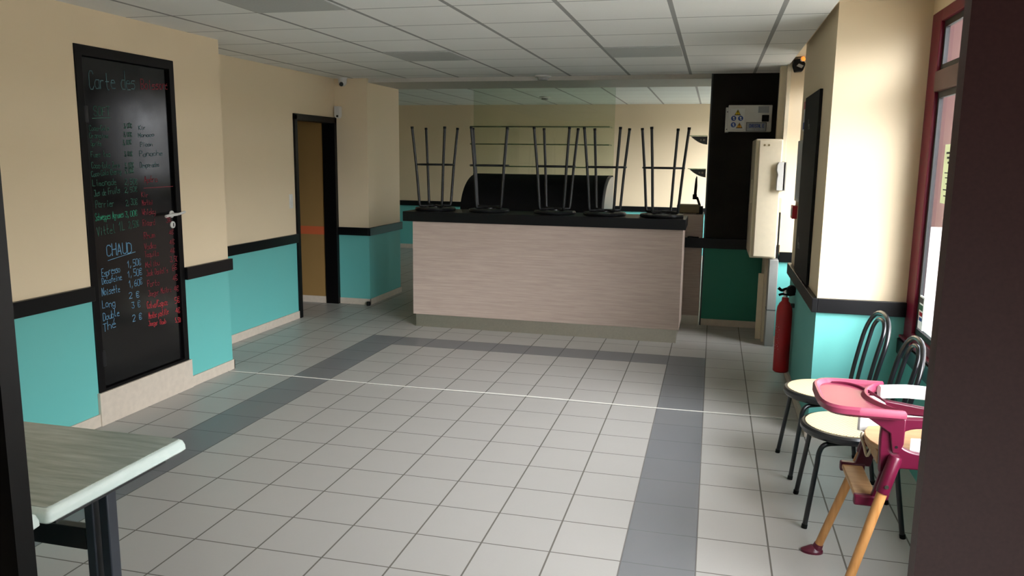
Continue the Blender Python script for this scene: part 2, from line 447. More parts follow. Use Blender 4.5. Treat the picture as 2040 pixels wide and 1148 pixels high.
# right side: two pillars with window bays between them
bm = NB(); box(bm, 2.05, 3.80, -5.95, -0.45, 0, BZ + .2); struct('wall_right_pillar', bm, M['wall'])
bm = NB(); box(bm, 1.97, 4.1, 2.5, 8.6, 0, BZ + .2); struct('wall_right_far_pillar', bm, M['wall'])
bm = NB()
for y0, y1 in ((-20.0, -5.95), (-0.45, 2.5)):
    box(bm, 3.65, 4.1, y0, y1, 0, 2.2); box(bm, 3.65, 4.1, y0, y1, 8.1, BZ + .2)
struct('wall_right', bm, M['wall'])
bm = NB()
box(bm, 3.65, 4.1, 8.6, 9.6, 0, BZ + .2); box(bm, 3.65, 4.1, 14.6, 16.6, 0, BZ + .2); box(bm, 3.65, 4.1, 21.8, 22.6, 0, BZ + .2); box(bm, 3.65, 4.1, 16.6, 21.8, 0, 2.2); box(bm, 3.65, 4.1, 16.6, 21.8, 8.1, BZ + .2)
box(bm, 3.65, 4.1, 9.6, 14.6, 0, 4.2); box(bm, 3.65, 4.1, 9.6, 14.6, 8.1, BZ + .2)
struct('wall_bar_right', bm, M['wall'])
bm = NB(); box(bm, -0.22, 1.97, 4.65, 4.95, 0, CZ); struct('wall_bar_partition', bm, M['dark_wall'])
bm = NB(); box(bm, -0.27, -0.22, 4.62, 4.98, 0, CZ); struct('trim_partition_edge', bm, M['dark_grey'])
# ceilings
bm = NB(); box(bm, -14.0, 1.9, -20.4, 4.75, CZ, CZ + .3); struct('ceiling', bm, M['ceiling'])
bm = NB(); box(bm, 1.9, 4.1, -20.4, 8.6, 8.38, 8.6); struct('ceiling_bay', bm, M['cream_paint'])
bm = NB(); box(bm, -20.9, 4.1, 7.6, 23, BZ, BZ + .3); struct('ceiling_bar', bm, M['bar_ceiling'])
bm = NB(); box(bm, -13.9, 1.97, 4.75, 7.6, 8.06, 8.6); struct('beam', bm, M['beam'])
for i, (x, y) in enumerate(((-8.8, -1.95), (-2.9, -1.95), (-8.8, -9.8))):
    bm = NB(); box(bm, x + .05, x + 1.9, y + .05, y + 1.9, CZ - .02, CZ + .04)
    o = obj('ceiling_panel', bm, M['grey_panel'], smooth=False)
    tag(o, ('grey square ceiling panel nearer the pilaster and the two cameras', 'grey square ceiling panel above the right end of the bar counter', 'grey square ceiling panel high above the chalkboard menu door')[i], 'ceiling panel', 'grey ceiling panels')
# entrance wall with the doorway the photo is taken through
bm = NB()
box(bm, -12.6, -2.95, -20.4, -20.0, 0, BZ); box(bm, 1.35, 4.1, -20.4, -20.0, 0, BZ); box(bm, -2.95, 1.35, -20.4, -20.0, 7.3, BZ)
struct('wall_front', bm, M['wall'])
bm = NB(); box(bm, -2.95, -2.4, -20.08, -20.0, 0, 7.3); box(bm, -2.95, 1.35, -20.08, -20.0, 6.95, 7.3)
f = struct('door_3', bm, M['frame_black'])
bm = NB(); box(bm, 0.55, 1.35, -20.06, -20.0, 0, 6.95); struct('door_4', bm, M['brown_frame'])
bm = NB()
box(bm, -6.2, -5.9, -27, -20.4, 0, BZ); box(bm, 3.8, 4.1, -27, -20.4, 0, BZ); box(bm, -6.2, .5, -27, -26.7, 0, BZ); box(bm, 3.4, 4.1, -27, -26.7, 0, BZ)
box(bm, .5, 3.4, -27, -26.7, 3, BZ); box(bm, -6.2, 4.1, -27, -20.4, 8.3, 8.6)  # low gap under the first box added to light the right frame's foot
struct('wall_vestibule', bm, M['vestibule'])

# chair rails (black boards) and skirting tiles
def rail(name, x0, x1, y0, y1, z0=2.58, z1=2.87):
    b_ = NB(); box(b_, x0, x1, y0, y1, z0, z1); return struct(name, b_, M['rail'], bevel=0.003)
rail('trim_1', -11.83, -11.73, -6.47, -4.66); rail('trim_2', -11.83, -11.73, -20.0, -9.32)
rail('trim_3', -13.47, -13.38, -4.72, 1.62); rail('trim_4', -13.4, -12.2, 4.53, 4.62); rail('trim_5', -12.2, -12.11, 4.53, 7.65)
rail('trim_6', -20.5, -3.0, 22.5, 22.6); rail('trim_7', -3.0, 3.65, 22.5, 22.6)
rail('trim_8', -0.95, 1.97, 4.55, 4.65, 2.6, 2.93)
rail('trim_9', 1.95, 2.05, -6.05, -0.45, 2.56, 2.84); rail('trim_10', 2.05, 3.65, -6.05, -5.95, 2.56, 2.84)
rail('trim_11', 1.97, 3.65, 2.41, 2.5, 2.5, 2.8); rail('trim_12', 3.55, 3.65, -20.0, -5.95, 1.85, 2.14)
def skirt(name, pieces, h=0.25):
    b_ = NB()
    for x0, x1, y0, y1 in pieces: box(b_, x0, x1, y0, y1, 0, h)
    return struct(name, b_, M['skirting'], bevel=0.002)
skirt('baseboard_left', [(-11.83, -11.79, -20, -9.32), (-11.83, -11.79, -6.47, -4.68), (-13.47, -13.43, -4.72, 1.62), (-13.9, -11.79, -4.72, -4.68)])
bm = NB(); box(bm, -11.83, -11.76, -9.36, -6.43, 0, 0.68); struct('baseboard_door_plinth', bm, M['skirting'], bevel=0.002)
skirt('baseboard_pilaster', [(-13.4, -12.16, 4.58, 4.62), (-12.2, -12.16, 4.58, 7.64)], 0.22)
skirt('baseboard_corridor', [(-20.5, -13.9, 4.46, 4.5)], 0.25)
skirt('baseboard_back', [(-20.5, 3.65, 22.56, 22.6)])
skirt('baseboard_partition', [(-0.22, 1.97, 4.6, 4.65)], 0.22)
skirt('baseboard_right', [(1.99, 2.05, -6.0, -0.45), (1.99, 3.65, -6.01, -5.95), (1.93, 1.97, 2.5, 4.6), (1.97, 3.65, 2.45, 2.5)], 0.23)

# ------------------------------------------------------------------ menu door (left wall)
bm = NB()
ring_prism(bm, [(-9.32, .68), (-6.47, .68), (-6.47, 7.5), (-9.32, 7.5)], [(-9.14, .74), (-6.63, .74), (-6.63, 7.3), (-9.14, 7.3)], -12.1, -11.80, 'x', U)
d = struct('door_1', bm, M['frame_black'], bevel=0.004)
def child_world(name, bm, mat, par, bevel=0.0, smooth=True):
    """world-metre geometry made a child of a placed object"""
    bmesh.ops.translate(bm, verts=bm.verts, vec=-Vector(par.location)); return obj(name, bm, mat, par, bevel, smooth)
bm = NB(); box(bm, -12.0, -11.87, -9.13, -6.64, .75, 7.29); lf = child_world('door_leaf', bm, M['door_black'], d, 0.002)
def child_of_leaf(name, bm, mat, bevel=0.0):
    bmesh.ops.translate(bm, verts=bm.verts, vec=-Vector(d.location)); return obj(name, bm, mat, lf, bevel)
bm = NB(); X = -11.87 * U
lathe(bm, [(0.024, X), (0.024, X + .006), (0.010, X + .010), (0.010, X + .045)], 24, -6.74 * U, 4.12 * U, 'x')
tube(bm, smooth_path([(X + .045, -6.74 * U, 4.12 * U), (X + .052, -6.80 * U, 4.12 * U), (X + .052, -6.98 * U, 4.115 * U), (X + .050, -7.14 * U, 4.10 * U)]), 0.0095)
tube(bm, smooth_path([(X + .045, -6.74 * U, 4.12 * U), (X + .052, -6.66 * U, 4.13 * U), (X + .050, -6.48 * U, 4.16 * U)]), 0.0085)
child_of_leaf('handle', bm, M['white_plastic'])
bm = NB(); lathe(bm, [(0.024, X), (0.024, X + .006), (0.020, X + .008)], 24, -6.72 * U, 3.88 * U, 'x'); e_ = child_of_leaf('keyhole_plate', bm, M['white_plastic'])
bm = NB(); box(bm, -11.84, -11.838, -6.735, -6.705, 3.84, 3.92); child_of_leaf('keyhole', bm, M['black_matt'])
for z in (1.35, 6.2):
    bm = NB(); box(bm, -11.87, -11.80, -9.19, -9.08, z - .16, z + .16); child_world('hinge', bm, M['black_steel'], d, 0.003)
MENU = [
('Carte des','t',-8.94,6.70,-7.64,6.78,0.34),('Boissons','r',-7.49,6.82,-6.57,6.88,0.21),('SOFT','g',-8.88,6.19,-8.42,6.21,0.17),
('_','g',-8.92,6.13,-8.42,6.17,0.01),('Coca-Cola','g',-9.02,5.89,-8.49,5.92,0.10),('3,00€','g',-8.07,5.98,-7.82,5.99,0.09),
('Orangina','g',-9.03,5.75,-8.53,5.77,0.10),('3,00€','g',-8.09,5.81,-7.84,5.81,0.09),('Sprite','g',-9.01,5.60,-8.72,5.61,0.10),
('3,00€','g',-8.13,5.63,-7.87,5.65,0.09),('Fuze tea','g',-9.03,5.38,-8.50,5.40,0.11),('3,00€','g',-8.11,5.40,-7.86,5.41,0.09),
('Coca-Cola Zero','g',-9.03,5.17,-8.25,5.17,0.12),('3,00€','g',-8.12,5.16,-7.84,5.18,0.10),('Coca-Cola Cherry','g',-9.05,5.00,-8.23,5.05,0.11),
('3,00€','g',-8.13,5.05,-7.85,5.07,0.10),('Limonade','g',-9.04,4.82,-8.38,4.83,0.13),('2,50€','g',-8.15,4.82,-7.76,4.82,0.11),
('Jus de Fruits','g',-9.02,4.62,-8.30,4.66,0.13),('2,50€','g',-8.17,4.66,-7.78,4.67,0.11),('Perrier','g',-9.00,4.39,-8.48,4.40,0.15),
('2,30€','g',-8.16,4.39,-7.80,4.40,0.12),('Schweppes Agrumes','G',-9.03,4.14,-8.24,4.16,0.14),('3,00€','G',-8.20,4.15,-7.83,4.16,0.12),
('Vittel 1L','g',-9.02,3.82,-8.23,3.89,0.18),('2,50€','g',-8.13,3.91,-7.80,3.93,0.14),('CHAUD','b',-8.80,3.39,-8.06,3.40,0.23),
('_','b',-8.77,3.31,-7.97,3.40,0.01),('Espresso','b',-8.97,3.00,-8.45,3.04,0.16),('1,50€','b',-8.24,3.10,-7.81,3.11,0.14),
('Decafeine','b',-8.98,2.85,-8.41,2.87,0.13),('1,50€','b',-8.25,2.89,-7.80,2.89,0.14),('Noisette','b',-9.00,2.62,-8.49,2.63,0.15),
('1,60€','b',-8.23,2.67,-7.81,2.68,0.14),('Long','b',-9.02,2.37,-8.65,2.36,0.16),('2 €','b',-8.25,2.43,-7.92,2.42,0.13),
('Double','b',-9.02,2.11,-8.55,2.14,0.15),('3 €','b',-8.19,2.21,-7.91,2.21,0.13),('Thé','b',-9.04,1.89,-8.67,1.91,0.17),
('2 €','b',-8.19,1.93,-7.89,1.94,0.13),('Kir','t',-7.63,5.96,-7.40,5.97,0.09),('Monaco','t',-7.66,5.80,-7.15,5.84,0.09),
('Picon','t',-7.61,5.61,-7.22,5.63,0.09),('Panache','t',-7.66,5.40,-6.91,5.43,0.11),('Desperados','t',-7.66,5.17,-7.05,5.18,0.11),
('Apéro','r',-7.56,4.85,-7.13,4.86,0.13),('_','r',-7.59,4.73,-6.55,4.74,0.01),('Kir','r',-7.68,4.54,-7.45,4.54,0.11),
('Martini','r',-7.67,4.37,-7.33,4.37,0.11),('Whisky','r',-7.69,4.17,-7.26,4.16,0.13),('Ricard','r',-7.69,3.93,-7.30,3.92,0.13),
('3€','r',-6.94,3.94,-6.75,3.95,0.11),('Rhum','r',-7.69,3.65,-7.32,3.65,0.14),('4€','r',-6.87,3.66,-6.69,3.66,0.11),
('Vodka','r',-7.69,3.41,-7.31,3.42,0.13),('4€','r',-6.87,3.44,-6.68,3.43,0.11),('Tequila','r',-7.69,3.25,-7.24,3.24,0.12),
('4€','r',-6.86,3.24,-6.69,3.25,0.11),('Malibu','r',-7.69,3.03,-7.23,3.02,0.12),('3,50€','r',-6.88,3.05,-6.53,3.03,0.11),
("Jack Daniel's",'r',-7.68,2.84,-6.97,2.82,0.13),('6€','r',-6.83,2.84,-6.64,2.85,0.13),('Porto','r',-7.67,2.60,-7.27,2.59,0.14),
('4€','r',-6.83,2.61,-6.64,2.60,0.13),('Jaeger Maitre','r',-7.66,2.38,-6.89,2.37,0.13),('4€','r',-6.81,2.35,-6.62,2.35,0.13),
('Calva/Cognac','R',-7.72,2.12,-7.04,2.09,0.15),('5€','R',-6.80,2.08,-6.61,2.08,0.13),('Menthe pastille','R',-7.69,1.89,-7.03,1.88,0.14),
('4€','R',-6.80,1.85,-6.62,1.84,0.12),('Jaeger Bomb','R',-7.71,1.74,-7.13,1.68,0.11),('5,50€','R',-6.82,1.64,-6.59,1.61,0.10)]
cols = {'t': 'chalk_teal', 'g': 'chalk_green', 'G': 'chalk_lit_green', 'b': 'chalk_blue', 'r': 'chalk_red', 'R': 'chalk_lit_red'}
names = {'t': 'grey_lettering', 'g': 'green_lettering', 'G': 'lit_green_lettering', 'b': 'blue_lettering', 'r': 'red_lettering', 'R': 'lit_red_lettering'}
bms = {k: NB() for k in cols}
for t, c, y0, z0, y1, z1, h in MENU:
    A = Vector((-11.866, y0, z0)) * U; B = Vector((-11.866, y1, z1)) * U
    write(bms[c], t, A, B - A, (0, 0, 1), (B - A).length, h * U, 0.0055 if h > 0.2 else 0.0036)
for k, b_ in bms.items():
    bmesh.ops.translate(b_, verts=b_.verts, vec=-Vector(d.location)); text_obj(names[k], b_, M[cols[k]], lf)

# doorway to the corridor
bm = NB()
box(bm, -13.9, -13.40, 4.44, 4.62, 0, 6.78); box(bm, -13.9, -13.40, 1.62, 1.80, 0, 6.78); box(bm, -13.9, -13.40, 1.62, 4.62, 6.62, 6.82)
struct('door_2', bm, M['frame_black'], bevel=0.003)

# ------------------------------------------------------------------ windows
def window(n, y0, y1, z0, z1, posts, transom, mat, x=3.65):
    bm = NB(); fw = 0.60 if n < 3 else 0.2
    box(bm, x, x + .15, y0, y0 + fw, z0, z1); box(bm, x, x + .15, y1 - fw, y1, z0, z1)
    box(bm, x, x + .15, y0 + fw, y1 - fw, z0, z0 + .16); box(bm, x, x + .15, y0 + fw, y1 - fw, z1 - .2, z1)
    for p in posts: box(bm, x, x + .15, p - .12, p + .12, z0 + .16, z1 - .2)
    w = struct('window_%d' % n, bm, mat, bevel=0.004)
    cells = [y0 + fw] + [q for p in posts for q in (p - .12, p + .12)] + [y1 - fw]
    for i in range(0, len(cells), 2):
        a, b2 = cells[i], cells[i + 1]
        if transom:
            b3 = NB(); box(b3, x - .02, x + .15, a, b2, transom[0], transom[1]); child_world('transom', b3, M['brown_frame'] if mat != M['brown_frame'] else mat, w, 0.004)
        spans = [(z0 + .16, transom[0]), (transom[1], z1 - .2)] if transom else [(z0 + .16, z1 - .2)]
        for c, e in spans:
            b3 = NB(); g_ = 0.11 if n < 3 else .06
            ring_prism(b3, [(a, c), (b2, c), (b2, e), (a, e)], [(a + g_, c + g_), (b2 - g_, c + g_), (b2 - g_, e - g_), (a + g_, e - g_)], x + .06, x + .13, 'x', U)
            child_world('gasket', b3, M['gasket'], w, 0, False)
            b3 = NB(); box(b3, x + .08, x + .11, a + .03, b2 - .03, c + .03, e - .03); child_world('glass_pane', b3, M['pane'], w, 0, False)
    return w
window(1, -19.9, -5.95, 2.2, 8.1, (-15.3, -10.6), (6.70, 7.05), M['burgundy'])
window(2, -0.45, 2.5, 2.2, 8.1, (), (6.70, 7.05), M['burgundy'])
window(3, 9.6, 14.6, 4.2, 8.1, (), None, M['burgundy'])
window(5, 16.6, 21.8, 2.2, 8.1, (), None, M['burgundy'])  # unseen, added to brighten the right part of the bar's back wall
window(4, -15.1, -14.2, 2.4, 8.0, (), None, M['brown_frame'], -12.5)  # unseen, placed so the glass screen mirrors a bright slit
bm = NB(); box(bm, 3.57, 3.7, -19.9, -5.95, 2.16, 2.21); struct('trim_window_sill', bm, M['burgundy'], bevel=0.004)

# outside
bm = NB(); box(bm, 4.1, 60, -70, 60, -0.8, -0.5); box(bm, -60, -21, -70, 60, -0.8, -0.5); box(bm, -21, 4.1, -70, -27, -.8, -.5); struct('ground_outside', bm, M['pavement'])
bm = NB(); box(bm, 4.6, 26, 60, 66, -0.8, 34); tag(obj('building', bm, M['pink_plaster'], smooth=False), 'tall pinkish red building seen through the right window', 'building')
bm = NB(); box(bm, 62, 70, -80, 58, -0.8, 7); prism(bm, [(61, 7), (66, 11), (71, 7)], -80, 58, 'y', U); tag(obj('building', bm, M['cream_paint'], smooth=False), 'long low unseen house added across the street to block low sky light', 'building')  # added to keep low sky light off the upper left wall
# ------------------------------------------------------------------ bar counter
t = thing('bar_counter', 'long bar counter with greige wood front, black worktop and steel kick plate', 'counter', (-5.1, 2.6, 0))
bm = NB(); box(bm, -9.32, -0.83, 1.6, 3.5, 0.41, 3.43); obj('body', local(bm, t), M['laminate'], t, 0.002)
bm = NB(); box(bm, -9.24, -0.90, 1.64, 3.4, 0, 0.41); obj('kick_plate', local(bm, t), M['steel'], t, 0.001)
bm = NB(); box(bm, -9.62, -0.76, 1.5, 3.3, 3.43, 3.74); obj('worktop', local(bm, t), M['rail'], t, 0.004)

# low return wall of the bar clad in the same laminate
t = thing('bar_return', 'narrow greige laminate return panel between counter and black wall', 'counter', (-0.6, 5.2, 0))
bm = NB(); box(bm, -1.7, -0.31, 4.65, 6.3, 0.3, 3.68); obj('body', local(bm, t), M['laminate'], t, 0.002)
bm = NB(); box(bm, -1.66, -0.31, 4.68, 6.3, 0, 0.3); obj('plinth', local(bm, t), M['steel'], t)

# ------------------------------------------------------------------ bar stools stood upside down on the counter
def make_stool():
    t = thing('bar_stool', 'x', 'bar stool', (-8.83, 2.4, 3.74), 0, 'upturned bar stools on the counter')
    bm = NB(); lathe(bm, [(0.185, 0), (0.200, 0.006), (0.203, 0.018), (0.196, 0.030), (0.15, 0.036)], 40); obj('seat', bm, M['stool_seat'], t)
    for k in range(4):
        a = k * PI / 2; c, s_ = math.cos(a), math.sin(a)
        pts = smooth_path([(0.10 * c, 0.10 * s_, 0.048), (0.150 * c, 0.150 * s_, 0.048), (0.166 * c, 0.166 * s_, 0.058), (0.172 * c, 0.172 * s_, 0.11)], 4) + [Vector((0.200 * c, 0.200 * s_, 0.44)), Vector((0.240 * c, 0.240 * s_, 0.80))]
        bm = NB(); tube(bm, pts, 0.0125); lg = obj('leg', bm, M['stool_steel'], t)
        bm = NB(); tube(bm, [(0.2395 * c, 0.2395 * s_, 0.795), (0.2415 * c, 0.2415 * s_, 0.815)], 0.0145); obj('foot_cap', bm, M['black_matt'], lg)
    bm = NB(); tube(bm, [(0.186 * math.cos(i * PI / 24), 0.186 * math.sin(i * PI / 24), 0.452) for i in range(48)], 0.009, 10, True); obj('foot_ring', bm, M['stool_steel'], t)
    bm = NB(); tube(bm, [(-.12, 0, .05), (.12, 0, .05)], 0.010); tube(bm, [(0, -.12, .05), (0, .12, .05)], 0.010); lathe(bm, [(.07, .036), (.07, .044)], 24); obj('seat_bracket', bm, M['stool_steel'], t)
    return t
s0 = make_stool()
SL = [(-8.83, 2.4, 42, 'black bar stool upturned at the end of the counter nearest the pilaster'),
      (-7.0, 2.4, 59, 'upturned black bar stool whose legs line up in pairs, before the rounded case end'),
      (-4.85, 2.4, 41, 'upturned black bar stool in the middle of the five on the counter'),
      (-3.27, 2.4, 37, 'upturned black bar stool beside the silver end of the curved display case'),
      (-1.52, 2.3, 64, 'upturned black bar stool at the counter end nearest the black wall')]
for i, (x, y, a, lab) in enumerate(SL):
    if i == 0: s0.rotation_euler.z = math.radians(a); s0['label'] = lab
    else: dup(s0, (x, y, 3.74), math.radians(a), lab)

# ------------------------------------------------------------------ curved display case, glass screen with shelves
t = thing('display_case', 'black display case with curved front and silver side behind the counter', 'display case', (-6.38, 6.9, 0))
pf = [(5.55 + 2.05 * (1 - math.cos(a)), 3.5 + 1.34 * math.sin(a)) for a in [i * PI / 2 / 14 for i in range(15)]]
bm = NB(); prism(bm, [(5.55, 3.3)] + pf + [(8.3, 4.84), (8.3, 3.3)], -9.0, -3.82, 'x', U); obj('curved_hood', local(bm, t), M['black_matt'], t)
bm = NB(); prism(bm, [(5.7, 3.3)] + [(y + .12, z - .04) for y, z in pf] + [(8.3, 4.80), (8.3, 3.3)], -3.82, -3.74, 'x', U); obj('side_panel', local(bm, t), M['grey_plastic'], t)
bm = NB(); box(bm, -9.0, -3.75, 5.7, 8.3, 0.3, 3.3); obj('cabinet', local(bm, t), M['steel'], t, 0.004)
bm = NB(); box(bm, -8.9, -3.85, 5.85, 8.2, 0, 0.3); obj('base', local(bm, t), M['black_matt'], t)
t = thing('glass_screen', 'tall greenish glass screen standing behind the curved display case', 'glass screen', (-6.4, 8.36, 0))
bm = NB(); box(bm, -9.35, -3.78, 8.34, 8.38, 4.84, 8.44); obj('pane', local(bm, t), M['green_glass'], t)
bm = NB(); box(bm, -9.35, -3.78, 8.31, 8.41, 0, 4.84); obj('rear_panel', local(bm, t), M['black_matt'], t)
zz = (6.64, 5.98, 5.14)
for z, lab in zip(zz, ('topmost clear glass shelf over the curved display case', 'middle clear glass shelf over the curved display case', 'lowest clear glass shelf, just above the curved display case')):
    bm = NB(); box(bm, -9.25, -3.86, 7.55, 8.33, z - .02, z + .02); tag(obj('glass_shelf', bm, M['shelf_glass'], smooth=False), lab, 'shelf', 'glass shelves over the display case')
# two bracketed shelves on the flank of the black wall
for z, lab in ((6.25, 'short glass shelf on a curved pierced grey bracket, the upper of two'), (5.17, 'short glass shelf on a curved pierced grey bracket, the lower one above the lever')):
    t = thing('bracket_shelf', lab, 'shelf', (-0.32, 5.3, z), 0, 'bracket shelves beside the black wall')
    bm = NB(); n = 14
    out = [(-.31 - .53 * i / n, z - .005) for i in range(n + 1)]
    low = [(-.31 - .53 * i / n, z - .02 - .25 * (1 - (i / n) ** 1.8)) for i in range(n, -1, -1)]
    prism(bm, out + low, 5.30, 5.34, 'y', U); br = obj('bracket', local(bm, t), M['bracket'], t)
    for hx, hr in ((-.42, .035), (-.52, .026)):
        bm = NB(); lathe(bm, [(hr * U, 5.29 * U), (hr * U, 5.35 * U)], 16, hx * U, (z - .12) * U, 'y'); obj('bracket_hole', local(bm, t), M['cream_plastic'], br)
    bm = NB(); box(bm, -.90, -.31, 5.05, 5.6, z, z + .02); obj('shelf_board', local(bm, t), M['shelf_glass'], t)
# machine with a lever on the return
t = thing('lever_machine', 'olive boxy machine with a raised black lever on the bar return', 'kitchen machine', (-0.75, 5.4, 3.68))
bm = NB(); box(bm, -1.2, -.42, 5.15, 5.75, 3.70, 3.98); obj('body', local(bm, t), M['olive'], t, 0.008)
bm = NB(); box(bm, -.46, -.34, 5.1, 5.6, 3.68, 3.93); obj('side_plate', local(bm, t), M['black_matt'], t, 0.004)
for x in (-1.1, -.55):
    bm = NB(); box(bm, x, x + .12, 5.2, 5.7, 3.68, 3.70); obj('foot', local(bm, t), M['black_matt'], t)
bm = NB(); tube(bm, [Vector(q) * U for q in ((-.45, 5.3, 3.95), (-.55, 5.3, 4.22), (-.62, 5.3, 4.24))], .012); box(bm, -.70, -.56, 5.26, 5.34, 4.16, 4.33)
ln = [(-.67, 4.28), (-.655, 4.6), (-.635, 4.85), (-.60, 4.95), (-.575, 4.9), (-.56, 4.6), (-.575, 4.28)]
prism(bm, ln, 5.27, 5.33, 'y', U); obj('lever', local(bm, t), M['black_matt'], t, 0.002)
bm = NB(); tube(bm, smooth_path([Vector(q) * U for q in ((-.78, 4.6, 2.945), (-.7, 4.56, 2.96), (-.55, 4.58, 2.95), (-.42, 4.6, 2.945))]), .006); tag(obj('cable', bm, M['black_matt']), 'short black cable lying on the rail beside the counter', 'cable')

# ------------------------------------------------------------------ black wall fittings
t = thing('electrical_box', 'white electrical box with warning signs on the black wall', 'electrical box', (0.94, 4.5, 6.36))
Y0 = 4.65
bm = NB(); box(bm, .30, 1.62, Y0 - .45, Y0, 6.37, 7.19); obj('housing', local(bm, t), M['white_plastic'], t, 0.006)
bm = NB(); box(bm, .22, .34, Y0 - .40, Y0, 6.35, 7.12); obj('hinged_edge', local(bm, t), M['white_plastic'], t, 0.004)
F = Y0 - .455
bm = NB(); box(bm, .38, .80, F - .008, F + .01, 6.44, 7.08); sg = obj('sign_sheet', local(bm, t), M['white_paper'], t)
def tri(cx, cz, s, mat, nm):
    b_ = NB(); prism(b_, [(cx - s, cz - s * .85), (cx + s, cz - s * .85), (cx, cz + s * .9)], F - .012, F - .008, 'y', U); o1 = obj(nm, local(b_, t), M['black_matt'], sg, smooth=False)
    b_ = NB(); s2 = s * .78; prism(b_, [(cx - s2, cz - s2 * .80), (cx + s2, cz - s2 * .80), (cx, cz + s2 * .86)], F - .016, F - .012, 'y', U)
    obj('warning_sign_face', local(b_, t), mat, sg, smooth=False)
    b_ = NB(); box(b_, cx - .012, cx + .012, F - .02, F - .016, cz - .01, cz + s * .45); box(b_, cx - .012, cx + .012, F - .02, F - .016, cz - s * .5, cz - s * .32); obj('warning_sign_mark', local(b_, t), M['black_matt'], sg, smooth=False)
tri(.585, 6.96, .10, M['sign_yellow'], 'warning_sign'); tri(.655, 6.56, .10, M['sign_orange'], 'warning_sign')
for cx, cz in ((.47, 6.78), (.68, 6.78), (.47, 6.58)):
    bm = NB(); lathe(bm, [(.078 * U, (F - .012) * U), (.078 * U, (F - .006) * U)], 24, cx * U, cz * U, 'y'); obj('blue_sign', local(bm, t), M['sign_blue'], sg, smooth=False)
    bm = NB(); lathe(bm, [(.028 * U, (F - .016) * U), (.028 * U, (F - .012) * U)], 12, cx * U, (cz + .02) * U, 'y'); box(bm, cx - .012, cx + .035, F - .016, F - .012, cz - .045, cz - .015); obj('sign_mark', local(bm, t), M['white_paper'], sg, smooth=False)
bm = NB(); box(bm, .86, 1.47, F - .012, F + .01, 6.39, 6.66); pl = obj('name_plate', local(bm, t), M['black_matt'], t, smooth=False)
bm = NB(); box(bm, .875, 1.455, F - .016, F - .012, 6.40, 6.645); obj('plate_face', local(bm, t), M['grey_label'], pl, smooth=False)
bm = NB(); write(bm, 'CHRISTALYE', Vector((.95, F - .019, 6.50)) * U, (1, 0, 0), (0, 0, 1), .45 * U, .10 * U, .0055, 0); bmesh.ops.translate(bm, verts=bm.verts, vec=-Vector(t.location)); text_obj('blue_lettering', bm, M['blue_ink'], pl)
bm = NB(); write(bm, '- ---', Vector((1.1, F - .019, 6.43)) * U, (1, 0, 0), (0, 0, 1), .18 * U, .035 * U, .003, 0); bmesh.ops.translate(bm, verts=bm.verts, vec=-Vector(t.location)); text_obj('small_print', bm, M['ink'], pl)
bm = NB(); box(bm, 1.20, 1.52, F - .012, F + .01, 6.95, 7.15); obj('grey_sticker', local(bm, t), M['grey_label'], t, smooth=False)
bm = NB(); box(bm, 1.32, 1.53, F - .08, F + .01, 6.68, 6.88); obj('switch', local(bm, t), M['black_matt'], t, 0.004)
for z in (6.44, 6.98):
    bm = NB(); lathe(bm, [(.018 * U, (Y0 - .41) * U), (.018 * U, (Y0 - .39) * U)], 12, .275 * U, z * U, 'y'); obj('screw', local(bm, t), M['black_steel'], t)

t = thing('wall_cabinet', 'tall cream metal cabinet hung beside the black wall', 'cabinet', (1.45, 3.4, 2.62))
bm = NB(); box(bm, 1.10, 1.85, 2.2, 4.55, 2.62, 6.10); obj('housing', local(bm, t), M['cream_plastic'], t, 0.012, bseg=3)
bm = NB(); box(bm, 1.19, 1.84, 2.13, 2.2, 2.66, 6.07); cv = obj('front_cover', local(bm, t), M['cream_plastic'], t, 0.01, bseg=3)
for x in (1.34, 1.46):
    bm = NB(); lathe(bm, [(.03 * U, 2.12 * U), (.03 * U, 2.14 * U)], 16, x * U, 5.92 * U, 'y'); obj('brown_plug', local(bm, t), M['olive'], cv)
bm = NB(); box(bm, 1.07, 1.10, 3.0, 3.5, 4.2, 4.9); obj('side_vent', local(bm, t), M['cream_plastic'], t)
bm = NB(); box(bm, 1.85, 1.97, 2.5, 4.5, 3.0, 5.9); obj('wall_bracket', local(bm, t), M['cream_plastic'], t)

t = thing('pipe_boxing', 'pale grey boxing rising from the floor to the hung cabinet', 'boxing', (1.8, 2.6, 0))
bm = NB(); box(bm, 1.68, 1.93, 2.05, 2.6, 0, 2.60); bx_ = obj('cover', local(bm, t), M['grey_plastic'], t, 0.004)
bm = NB(); box(bm, 1.675, 1.935, 2.04, 2.6, 1.09, 1.11); obj('joint', local(bm, t), M['ink'], bx_)
bm = NB(); box(bm, 1.62, 1.70, 2.6, 4.5, 0, 2.6); obj('flank', local(bm, t), M['cream_plastic'], t, 0.002)
bm = NB(); box(bm, 1.45, 1.61, 3.0, 3.1, 0, 2.05); tag(obj('board', bm, M['cream_plastic']), 'cream board standing upright beside the pipe boxing', 'board')
t = thing('cable_trunking', 'cream cable trunking running up to the ceiling above the hung cabinet', 'trunking', (1.85, 2.6, 6.1))
bm = NB(); box(bm, 1.68, 1.88, 2.7, 3.0, 6.1, 8.2); obj('narrow_channel', local(bm, t), M['cream_plastic'], t, 0.003)
bm = NB(); box(bm, 1.85, 1.96, 2.4, 2.9, 5.45, 8.25); obj('wide_channel', local(bm, t), M['cream_plastic'], t, 0.003)
t = thing('soap_dispenser', 'white curved dispenser mounted beside the hung cabinet', 'dispenser', (1.8, 2.15, 4.62))
bm = NB(); prism(bm, [(1.72, 4.62), (1.72, 4.95), (1.745, 5.08), (1.70, 5.2), (1.71, 5.35), (1.75, 5.44), (1.96, 5.44), (1.96, 4.62)], 2.0, 2.4, 'y', U); obj('body', local(bm, t), M['white_plastic'], t, 0.006)
